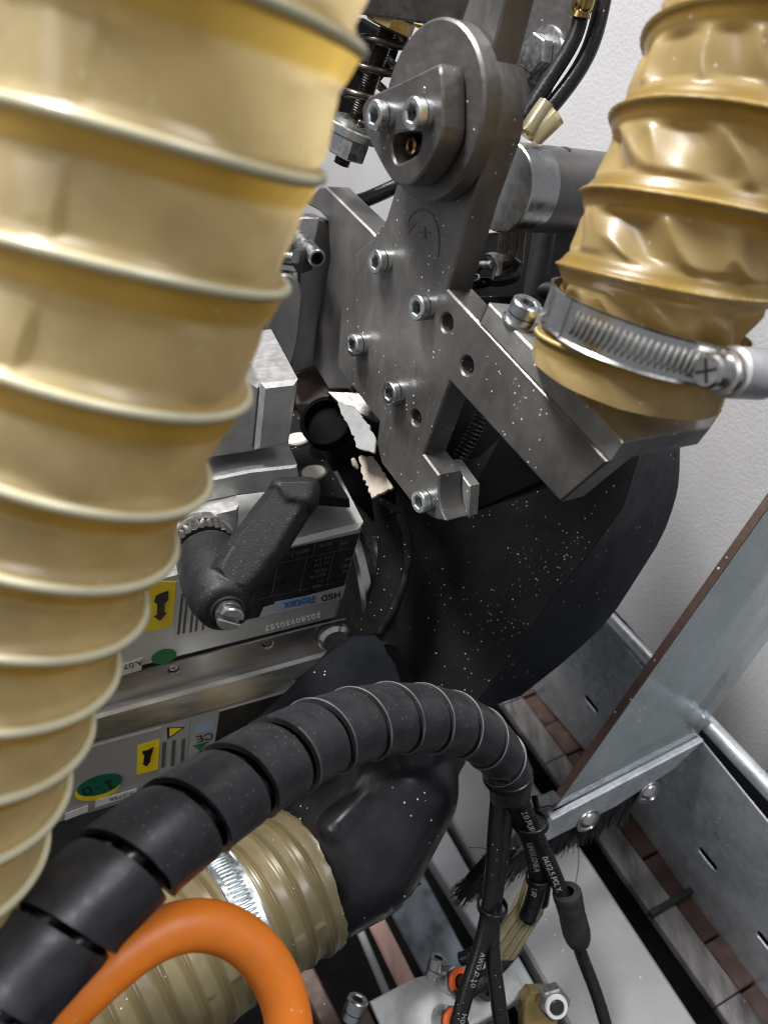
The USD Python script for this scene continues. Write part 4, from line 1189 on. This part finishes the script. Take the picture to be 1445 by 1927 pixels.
part(CHN, 'floor', slab(q, 0.01, UPV, 0.0005), 'void_black', 25)
q = [k0 + UPV * 0.004 + DW * (pads0 + a) + SD * b for a, b in ((0.000, w0 - 0.002), (0.004, w0 - 0.002), (0.004, wl + 0.03), (0.0, wl + 0.03))]
part(CHN, 'cross_link', slab([x + UPV * 0.004 for x in q], 0.006, UPV, 0.0006), 'rubber', 25)

# ---------------------------------------------------------------- base panels and bars below


def base_piece(name, label, cat, px, off, t, m, bevel=0.0012, pname='panel'):
    pl = PF.off(off)
    T = thing(name, label, cat, pl.at(*px[0]))
    part(T, pname, slab(pl.poly(px), t, UPV, bevel), m, 25)
    return T


base_piece('base_panel', 'wide grey painted base panel under the hanging black cables', 'panel', [(780, 1400), (945, 1390), (1108, 1617), (1360, 2000), (1110, 2000), (858, 1555)], 0.0, 0.02, 'panel_paint', 0.002)
base_piece('frame_bar', 'narrow grey bar left of the dark slot in the base', 'bar', [(790, 1590), (830, 1545), (843, 1566), (1070, 1965), (1040, 1980), (803, 1603)], -0.002, 0.02, 'grey_bar')
base_piece('steel_sheet', 'dark bluish steel sheet beside the copper-coloured bar', 'sheet', [(700, 1640), (774, 1600), (870, 1780), (960, 1940), (880, 1990), (711, 1674)], -0.012, 0.004, 'blue_sheet')
base_piece('copper_bar', 'copper-coloured flat bar leading down to the aluminium manifold', 'bar', [(660, 1672), (690, 1660), (800, 1880), (770, 1900)], -0.008, 0.006, 'copper_bar')
base_piece('thin_bar', 'thin grey bar left of the copper-coloured bar', 'bar', [(640, 1680), (654, 1676), (740, 1880), (728, 1888)], -0.010, 0.006, 'grey_bar')
base_piece('lower_beam', 'dark brown beam below the end of the lower hose', 'beam', [(520, 1770), (570, 1780), (680, 2000), (640, 2000)], -0.006, 0.02, 'brown_pad')

# ---------------------------------------------------------------- clear guard plate, its bar and brush
E1 = nrm([0.71 - 0.23 * 0.25, 1 + 0.403 * 0.25, 0.25])
E2 = -NW
NP = nrm(np.cross(E1, E2))
if NP[2] < 0:
    NP = -NP
PP = Pl(NP, P(1045, 1522, 0.43))
CPt = thing('clear_guard', 'dusty clear plastic guard plate with a brown front edge, standing at the right', 'guard plate', PP.at(1180, 1480))
A0 = PP.at(1043, 1524)
W_ = (PP.at(1300, 1412) - A0) @ E2
H_ = 0.30
part(CPt, 'sheet', slab([A0 + E2 * 0.0006, A0 + E2 * W_, A0 + E2 * W_ + E1 * H_, A0 + E2 * 0.0006 + E1 * H_], 0.005, NP, 0.0002), 'clear_sheet', False)
part(CPt, 'brown_edge', slab([A0 - E2 * 0.0012, A0 - E2 * 0.0012 - NP * 0.0, A0 + E2 * 0.0, A0 + E2 * 0.0 + E1 * H_, A0 - E2 * 0.0012 + E1 * H_][0:1] + [A0, A0 + E1 * H_, A0 - E2 * 0.0012 + E1 * H_], 0.005, NP, 0.0001), 'brown_edge', False)
BRS = thing('brush_strip', 'black bristle brush strip under a steel bar with two dome screws', 'brush', PP.at(1150, 1560))
pbar = PP.off(0.0045)
bq = [A0 + NP * 0.0045 + E2 * a + E1 * b for a, b in ((-0.004, -0.001), (W_ + 0.002, 0.004), (W_ - 0.010, -0.014), (W_ * 0.55, -0.024), (-0.002, -0.024))]
part(BRS, 'bar', slab(bq, 0.0043, NP, 0.0006), 'galvanised', 25)
for x, y in ((1106, 1545), (1221, 1492)):
    c = pbar.at(x, y, 0.0001)
    part(BRS, 'dome_screw', lathe([(0, 0.0068), (0.0006, 0.0067), (0.0020, 0.0058), (0.0032, 0.0040), (0.0038, 0.0024), (0.0030, 0.0020), (0.0028, 0)], c, NP, 32), 'bright_steel', 40)
    part(BRS, 'washer', lathe([(0, 0.003), (0, 0.0085), (0.0007, 0.0083), (0.0007, 0.003)], c, NP, 32), 'bolt_steel', 30)
part(BRS, 'end_piece', slab([A0 + NP * 0.002 + E2 * a + E1 * b for a, b in ((-0.012, 0.012), (-0.0045, 0.012), (-0.0045, -0.022), (-0.012, -0.03))], 0.008, NP, 0.0006), 'dark_metal', 25)
part(BRS, 'bristle_holder', slab([A0 + NP * 0.001 + E2 * a + E1 * b for a, b in ((-0.03, -0.020), (W_ * 0.8, -0.018), (W_ * 0.8, -0.032), (-0.035, -0.036))], 0.006, NP, 0.0006), 'black_plastic', 25)
pts, cnt = [], []
for i in range(2600):
    a = RNG.uniform(-0.030, W_ * 0.80)
    b = -0.030
    p = A0 + E2 * a + E1 * b + NP * RNG.uniform(-0.004, 0.001)
    fan = np.interp(a, [-0.045, 0.01, W_ * .8], [-0.35, -0.15, 0.0])
    d = nrm(-E1 + E2 * (fan + RNG.normal(0, 0.10)) + NP * RNG.normal(0.05, 0.12))
    L = RNG.uniform(0.014, 0.022) * np.interp(a, [-0.045, 0.0, 0.02], [1.3, 1.15, 1.0])
    bend = V(*RNG.normal(0, 0.0012, 3))
    q = [p + d * L * t + bend * t * t for t in (0, 0.35, 0.7, 1.0)]
    pts += [tuple(x) for x in (Wd(np.array(q)) - TOPS[BRS])]
    cnt.append(4)
for s in ([(945, 1612), (915, 1596), (882, 1596)], [(990, 1600), (940, 1598), (905, 1612)], [(1085, 1580), (1090, 1620), (1082, 1668)], [(950, 1620), (918, 1640), (897, 1660)]):
    q = np.array([P(x, y, 0.425) for x, y in s])
    q = np.array([q[0], q[1] * .7 + q[0] * .3, q[1] * .7 + q[2] * .3, q[2]])
    pts += [tuple(x) for x in (Wd(q) - TOPS[BRS])]
    cnt.append(4)
bc = UsdGeom.BasisCurves.Define(stage, BRS + '/bristles')
bc.CreateTypeAttr('linear')
bc.CreatePointsAttr(Vt.Vec3fArray.FromNumpy(np.array(pts, np.float32)))
bc.CreateCurveVertexCountsAttr(Vt.IntArray(cnt))
bc.CreateWidthsAttr(Vt.FloatArray([0.00045]))
bc.SetWidthsInterpolation('constant')
UsdShade.MaterialBindingAPI.Apply(bc.GetPrim()).Bind(MAT['rubber'])
bc.GetPrim().SetCustomDataByKey('kind', 'stuff')


# ---------------------------------------------------------------- thin cables
def cable(name, label, pts, r, m='cable_black', group=None, cat='cable'):
    c = Curve([P(*q) for q in pts])
    T = thing(name, label, cat, c.p[-1], group)
    part(T, 'sheath', tube(None, r, 18, curve=c), m, True)
    return T, c


K1, c_ = cable('hanging_cable', 'black cable with pale print hanging down to the left of its neighbours over the manifold', [(945, 1440, 0.372), (938, 1500, 0.378), (930, 1600, 0.384), (921, 1700, 0.388), (905, 1780, 0.386), (880, 1860, 0.382), (855, 1950, 0.378), (835, 2030, 0.375)], 0.0042)
for t, s in ((0.62, 'AWG 0.10'), (0.80, 'H05 0.10')):
    part(K1, 'print', text_along(s, c_, c_.L * t, 0.0042, 0.0026, dth=-0.55), 'cable_print', False)
K2, c_ = cable('hanging_cable', 'black cable hanging straight down in front of the manifold', [(962, 1440, 0.376), (955, 1500, 0.382), (944, 1600, 0.388), (930, 1700, 0.391), (926, 1780, 0.390), (934, 1860, 0.387), (946, 1950, 0.384), (956, 2030, 0.38)], 0.0042)
K3, c_ = cable('hanging_cable', 'black cable tucked behind the two hanging ones, ending in the upper orange fitting', [(950, 1450, 0.384), (952, 1520, 0.392), (943, 1620, 0.398), (930, 1700, 0.401), (925, 1752, 0.404), (905, 1785, 0.408), (866, 1806, 0.412)], 0.0036)
K5, c_ = cable('hanging_cable', 'short black air tube running to the lower orange fitting', [(975, 1775, 0.425), (945, 1812, 0.420), (905, 1850, 0.415), (858, 1881, 0.410)], 0.0042)
P1, c1_ = cable('printed_cable', 'black cable with white lettering running down to the rubber grommet', [(948, 1440, 0.366), (972, 1490, 0.374), (1004, 1560, 0.384), (1036, 1630, 0.394), (1060, 1690, 0.402), (1075, 1740, 0.408)], 0.0041)
part(P1, 'print', text_along('10 PUR9', c1_, c1_.L * 0.25, 0.0041, 0.0030, dth=0.25), 'cable_print', False)
part(P1, 'print', text_along('04X2.5 POLY.', c1_, c1_.L * 0.53, 0.0041, 0.0030, dth=0.25), 'cable_print', False)
P2, c2_ = cable('printed_cable', 'black cable with white lettering held in the clear sleeve', [(936, 1440, 0.372), (958, 1500, 0.380), (990, 1560, 0.390), (1007, 1610, 0.398), (1012, 1655, 0.404), (1003, 1700, 0.408), (992, 1730, 0.410)], 0.0050)
part(P2, 'print', text_along('UNGUINEA', c2_, c2_.L * 0.47, 0.0050, 0.0030, dth=0.3), 'cable_print', False)
part(P2, 'print', text_along('YUR', c2_, c2_.L * 0.76, 0.0050, 0.0030, dth=0.3), 'cable_print', False)
P4, c4_ = cable('printed_cable', 'plain black cable squeezed between the two lettered ones', [(955, 1445, 0.376), (985, 1520, 0.386), (1018, 1600, 0.398), (1024, 1650, 0.406), (1018, 1700, 0.412)], 0.0042)

gr0, gr1 = P(1066, 1678, 0.400), P(1090, 1778, 0.408)
gx = nrm(gr1 - gr0)
gl = np.linalg.norm(gr1 - gr0)
GM = thing('grommet', 'dark grey rubber cable grommet under the lettered cable', 'grommet', gr0)
part(GM, 'body', lathe([(0, 0.0040), (0, 0.0074), (0.0008, 0.0079), (0.0048, 0.0079), (0.0056, 0.0074), (0.0060, 0.0076), (0.0130, 0.0074), (0.0150, 0.0070), (0.0165, 0.0074), (gl * .75, 0.0077), (gl * .88, 0.0070), (gl * .97, 0.0058), (gl, 0.0036)], gr0, gx, 40), 'rubber', 35)
K4, c_ = cable('hanging_cable', 'thin black cable leaving the grommet at the bottom right', [(1086, 1760, 0.407), (1095, 1800, 0.410), (1118, 1860, 0.412), (1140, 1930, 0.412), (1158, 2000, 0.41)], 0.0036)


def tie(label, pts_center, axis, rx, ry, head=None):
    c = pts_center
    T = thing('cable_tie', label, 'cable tie', c)
    u, v, w = basis(axis)
    q = [c + rx * math.cos(a) * u + ry * math.sin(a) * v for a in np.linspace(0, 2 * math.pi, 40)]
    rows = []
    for ds, dr in ((-0.0018, 0), (-0.0014, 0.0006), (0.0014, 0.0006), (0.0018, 0), (0.0014, -0.0006), (-0.0014, -0.0006)):
        rows.append(np.array([p + w * ds + nrm(p - c) * dr for p in q]))
    vv = np.stack(rows, 1).reshape(-1, 3)
    part(T, 'band', (vv, grid_faces(len(q), 6, True)), 'cable_black', 40)
    if head is not None:
        hp_, hn, s = head
        part(T, 'head', slab([hp_ + a * basis(hn)[0] + b * basis(hn)[1] for a, b in ((-s, -s * .8), (s, -s * .8), (s, s * .8), (-s, s * .8))], s * 1.4, hn, s * 0.2), 'cable_black', 25)
    return T


tie('black cable tie round the hanging cables above the orange fittings', P(926, 1706, 0.391), P(926, 1700, 0.39) - P(936, 1600, 0.386), 0.0102, 0.0075)
tie('black cable tie with square head at the end of the spiral wrap', P(955, 1458, 0.370), WC.t[-1], 0.0125, 0.0120, (P(940, 1456, 0.352), nrm([-.2, .1, .97]), 0.0050))
tie('black cable tie pulled round the lettered cables beside the steel bar', P(996, 1548, 0.386), P(1010, 1580, 0.388) - P(980, 1510, 0.38), 0.0105, 0.0075, (P(1024, 1507, 0.383), nrm([.3, .5, .8]), 0.0042))
tie('black cable tie holding a lettered cable on the clear sleeve', P(1014, 1652, 0.404), P(1012, 1670, 0.404) - P(1010, 1620, 0.40), 0.0072, 0.0068)

# clear sleeve
CSp = Pl([0.15, 0.25, 0.95], P(985, 1730, 0.412))
CS = thing('clear_sleeve', 'yellowed clear plastic sleeve around the end of the lettered cable', 'sleeve', CSp.at(960, 1790))
part(CS, 'back_face', slab(CSp.off(-0.006).poly([(982, 1668), (1036, 1655), (1022, 1722), (968, 1808), (930, 1812), (930, 1768)]), 0.0012, CSp.n, 0.0003), 'clear_tube', 30)
part(CS, 'front_face', slab(CSp.poly([(950, 1735), (976, 1698), (990, 1732), (1018, 1715), (1010, 1740), (968, 1806), (935, 1808), (934, 1770)]), 0.0012, CSp.n, 0.0003), 'clear_tube', 30)
for a, b in (((990, 1655), (978, 1700)), ((1034, 1668), (1018, 1718)), ((978, 1700), (934, 1765)), ((1018, 1718), (962, 1806)), ((996, 1730), (948, 1800)), ((982, 1724), (938, 1790))):
    part(CS, 'side_fold', tube([CSp.at(*a, 0.0004), (CSp.at(*a, 0.0004) + CSp.at(*b, 0.0004)) / 2, CSp.at(*b, 0.0004)], 0.0011, 8), 'clear_tube', True)

# two hoses at the top right, with brass connector and clear clips
H1, c_ = cable('air_hose', 'black air hose curving down at the top right, the one nearer the bracket', [(1104, -60, 0.30), (1096, 0, 0.305), (1086, 55, 0.309), (1062, 105, 0.313), (1020, 170, 0.318), (985, 225, 0.322)], 0.0033, cat='hose')
H2, c_ = cable('air_hose', 'black air hose curving down at the top right, the one nearer the wall', [(1146, -60, 0.305), (1133, 5, 0.31), (1112, 84, 0.314), (1077, 148, 0.318), (1032, 205, 0.322), (1000, 240, 0.326)], 0.0036, cat='hose')
BC = thing('brass_connector', 'small brass connector at the top edge above the black air hoses', 'connector', P(1103, 5, 0.302))
bx_ = nrm(P(1096, 12, 0.304) - P(1106, -30, 0.300))
part(BC, 'body', lathe([(0, 0), (0, 0.0045), (0.006, 0.0048), (0.0075, 0.0046), (0.0085, 0.0040), (0.0105, 0.0042), (0.0110, 0.0030), (0.011, 0)], P(1104, -26, 0.300), bx_, 32), 'brass_dark', 30)
for i, (a, b, r) in enumerate((((1028, 196, 0.318), (990, 252, 0.320), 0.0042), ((1048, 216, 0.318), (1000, 262, 0.322), 0.0044))):
    p0, p1 = P(*a), P(*b)
    T = thing('tube_clip', ('clear plastic clip round the left black air hose, above the shaft', 'clear plastic clip with a bright end on the right black air hose, above the shaft')[i], 'clip', p1)
    d = nrm(p1 - p0)
    L = np.linalg.norm(p1 - p0)
    part(T, 'sleeve', lathe([(0, r * .75), (0, r), (L, r), (L, r * .75), (0, r * .75)], p0, d, 28), 'clear_tube', 30)
BP = thing('back_cable', 'black cable crossing the pinkish wall left of the bracket arm', 'cable', P(700, 370, 0.42))
part(BP, 'sheath', tube([P(640, 385, 0.42), P(690, 374, 0.42), P(740, 352, 0.42), P(800, 330, 0.42)], 0.0042, 14), 'cable_black', True)

# ---------------------------------------------------------------- manifold
MP = Pl(nrm([-0.10, 0.62, 0.78]), P(840, 1870, 0.425))
MN = thing('manifold', 'scratched aluminium manifold block with two orange push-in fittings at the bottom edge', 'manifold', MP.at(840, 1900))
part(MN, 'block', slab(MP.poly([(694, 1886), (777, 1842), (955, 1800), (992, 1872), (870, 1945), (740, 1990)]), 0.03, MP.n, 0.001), 'milled_aluminium', 25)
part(MN, 'side_cover', slab(MP.off(-0.004).poly([(655, 1925), (690, 1890), (735, 1990), (690, 2010)]), 0.02, MP.n, 0.001), 'brown_edge', 25)
FX = nrm([0.42, 0.42, 0.80])
for (bx, by), lab in (((847, 1836), 'upper'), ((836, 1910), 'lower')):
    p0 = MP.at(bx - 4, by + 8, -0.001)
    F = thing('push_fitting', f'chrome push-in fitting with an orange ring, the {lab} one on the manifold', 'fitting', p0, None)
    part(F, 'body', lathe([(0, 0), (0, 0.0072), (0.0095, 0.0072), (0.0105, 0.0066), (0.0105, 0)], p0, FX, 40), 'bright_steel', 30)
    part(F, 'dark_ring', lathe([(0, 0), (0, 0.0066), (0.0012, 0.0066), (0.0012, 0)], p0 + FX * 0.0105, FX, 36), 'rubber', 30)
    part(F, 'orange_ring', lathe([(0, 0.0034), (0, 0.0062), (0.0006, 0.0068), (0.0026, 0.0068), (0.0034, 0.0060), (0.0034, 0.0042), (0.0024, 0.0034), (0, 0.0034)], p0 + FX * 0.0118, FX, 40), 'orange_ring', 40)
    part(F, 'tube_end', lathe([(0, 0), (0, 0.0032), (0.012, 0.0032), (0.012, 0)], p0 + FX * 0.0122, FX, 24), 'cable_black', 30)
for x, y, r, h in ((672, 1884, 0.0062, 0.012), (824, 1806, 0.0052, 0.011)):
    cap_screw(MN, MP.at(x + 2, y - 4, 0.004), nrm([.30, .92, -.05]), r, h, 'bolt_steel')
cap_screw(MN, MP.at(918, 1864, 0.007), nrm([.05, .35, .93]), 0.0058, 0.009, 'rubber')
NB_ = thing('brass_bracket', 'brass angle with a nyloc nut at the bottom edge, right of the manifold', 'bracket', MP.at(1010, 1900))
bb = Pl([0.05, 0.25, 0.96], P(1010, 1905, 0.41))
part(NB_, 'angle', slab(bb.poly([(985, 1880), (1000, 1868), (1050, 1868), (1050, 1960), (985, 1960)]), 0.014, bb.n, 0.001), 'brass', 25)
nn = nrm([0.10, 0.12, 0.98])
nc = bb.at(1046, 1894, 0.009)
part(NB_, 'nut', hex_prism(nc, nn, 0.0088, 0.009, 0.0009), 'bolt_steel', 25)
part(NB_, 'nylon_ring', lathe([(0, 0.0040), (0.0004, 0.0064), (0.0018, 0.0060), (0.0018, 0.0042), (0, 0.0040)], nc, nn, 36), 'white_print', 40)
part(NB_, 'bolt_end', lathe([(0, 0), (0, 0.0039), (0.0024, 0.0039), (0.0030, 0.0034), (0.0030, 0)], nc - nn * 0.0005, nn, 28), 'dark_metal', 30)

# clamp housing and screw of the right clamp
hth = HRf + 0.86
hp0 = HR.pt(0.0165, hth, 0.0345)
pt_, tt_, uu_, vv_ = [q for q in HR.at(0.0165)]
tang = nrm(-math.sin(hth) * uu_ + math.cos(hth) * vv_)
if tang[0] < 0:
    tang = -tang
rad = nrm(hp0 - pt_)
part(CL, 'housing', lathe([(0, 0), (0, 0.0064), (0.0008, 0.0074), (0.0155, 0.0074), (0.017, 0.0064), (0.017, 0)], hp0 - tang * 0.002 + rad * 0.001, tang, 28), 'satin_steel', 30)
sx0 = hp0 - tang * 0.0115 + rad * 0.0015
part(CL, 'screw', lathe([(0, 0), (0, 0.0042), (0.0010, 0.0050), (0.0062, 0.0050), (0.0066, 0.0062), (0.0082, 0.0062), (0.0082, 0)], sx0, tang, 32), 'bright_steel', 30)
cu, cv, cw = basis(tang)
for d in (cu, cv):
    o_ = np.cross(tang, d)
    part(CL, 'slot', slab([sx0 - tang * 0.00015 + d * a + o_ * b for a, b in ((-0.0034, -0.0005), (0.0034, -0.0005), (0.0034, 0.0005), (-0.0034, 0.0005))], 0.0002, -tang, 0), 'dark_metal', False)
hs_n = HBc.at(0.040)
hth = HBf + 1.25
hp2 = HBc.pt(0.040, hth, 0.0375)
tang2 = nrm(-math.sin(hth) * hs_n[2] + math.cos(hth) * hs_n[3])
part(CL2, 'housing', lathe([(0, 0), (0, 0.0052), (0.001, 0.006), (0.015, 0.006), (0.016, 0.005), (0.016, 0)], hp2 - tang2 * 0.008, tang2, 24), 'bolt_steel', 30)

# ---------------------------------------------------------------- shavings and dust flakes
fv, ff, nf = [], [], 0


def flakes(pl, quad, n, s0, s1, lift=0.0002, seed=1):
    global nf
    g = np.random.default_rng(seed)
    q = np.array(quad, float)
    for _ in range(n):
        a, c = g.random(), g.random() ** 1.4
        xy = (q[0] * (1 - a) + q[1] * a) * (1 - c) + (q[3] * (1 - a) + q[2] * a) * c
        o = pl.at(xy[0], xy[1], lift)
        u, v, w = basis(pl.n)
        r = s0 + (s1 - s0) * g.random() ** 4
        k = g.integers(4, 7)
        st = g.uniform(0.35, 1.0)
        ph = g.uniform(0, 6.28)
        ti = g.normal(0, 0.35, 2)
        for side in (0, 1):
            for i in range(k):
                t = i * 2 * math.pi / k + g.normal(0, 0.2)
                x, y = r * math.cos(t) * g.uniform(0.7, 1), r * st * math.sin(t) * g.uniform(0.7, 1)
                x, y = x * math.cos(ph) - y * math.sin(ph), x * math.sin(ph) + y * math.cos(ph)
                fv.append(o + x * u + y * v + w * (abs(ti[0] * x + ti[1] * y) + side * 0.00006))
        for i in range(1, k - 1):
            ff.append((nf, nf + i + 1, nf + i))
            ff.append((nf + k, nf + k + i, nf + k + i + 1))
        for i in range(k):
            j = (i + 1) % k
            ff.append((nf + i, nf + j, nf + k + j))
            ff.append((nf + i, nf + k + j, nf + k + i))
        nf += 2 * k


flakes(PHd, [(960, 1020), (1100, 1010), (1000, 1180), (860, 1260)], 90, 0.00010, 0.00050, seed=2)
flakes(PHd, [(800, 980), (1120, 960), (960, 1220), (760, 1260)], 150, 0.00008, 0.00040, seed=3)
flakes(PB, [(842, 600), (1000, 740), (1100, 860), (880, 720)], 60, 0.00008, 0.00045, seed=4)
flakes(PB, [(745, 360), (880, 380), (800, 900), (660, 640)], 50, 0.00006, 0.00030, seed=5)
flakes(FT, [(920, 580), (1000, 580), (1320, 800), (1150, 820)], 60, 0.00010, 0.00045, seed=6)
flakes(PP, [(1080, 1500), (1290, 1400), (1300, 1250), (1180, 1330)], 110, 0.00012, 0.00070, seed=7)
flakes(PP, [(1180, 1330), (1340, 1330), (1440, 1100), (1380, 1060)], 60, 0.00010, 0.00060, seed=8)
flakes(PG, [(1200, 1500), (1300, 1420), (1440, 1640), (1400, 1830)], 90, 0.00012, 0.00070, seed=9)
flakes(PG, [(1040, 1320), (1100, 1240), (1180, 1300), (1120, 1400)], 14, 0.00012, 0.00060, seed=10)
flakes(pbar, [(1070, 1550), (1290, 1440), (1270, 1466), (1060, 1580)], 30, 0.00010, 0.00050, seed=11)
DFK = thing('dust_flakes', 'pale dust flakes and shavings lying on the hood, bracket, guard and rail', 'shavings', PHd.at(950, 1100), kind='stuff')
part(DFK, 'flakes', (np.array(fv), np.array(ff)), 'speck_flake', False, kind='stuff')

GROUPS = {'suction_hose': 'amber ribbed suction hoses', 'hose_clamp': 'worm-drive hose clamps', 'spindle_motor': 'aluminium spindle motors', 'push_fitting': 'push-in fittings on the manifold',
          'cable_tie': 'black cable ties', 'veneer_chip': 'torn veneer chips', 'air_hose': 'black air hoses', 'tube_clip': 'clear clips on the air hoses', 'printed_cable': 'lettered black cables',
          'hanging_cable': 'black cables hanging over the manifold'}
for path in TOPS:
    nm = path.split('/')[-1]
    for k, g in GROUPS.items():
        if nm == k or (nm.startswith(k) and nm[len(k):].lstrip('_').isdigit()):
            stage.GetPrimAtPath(path).SetCustomDataByKey('group', g)
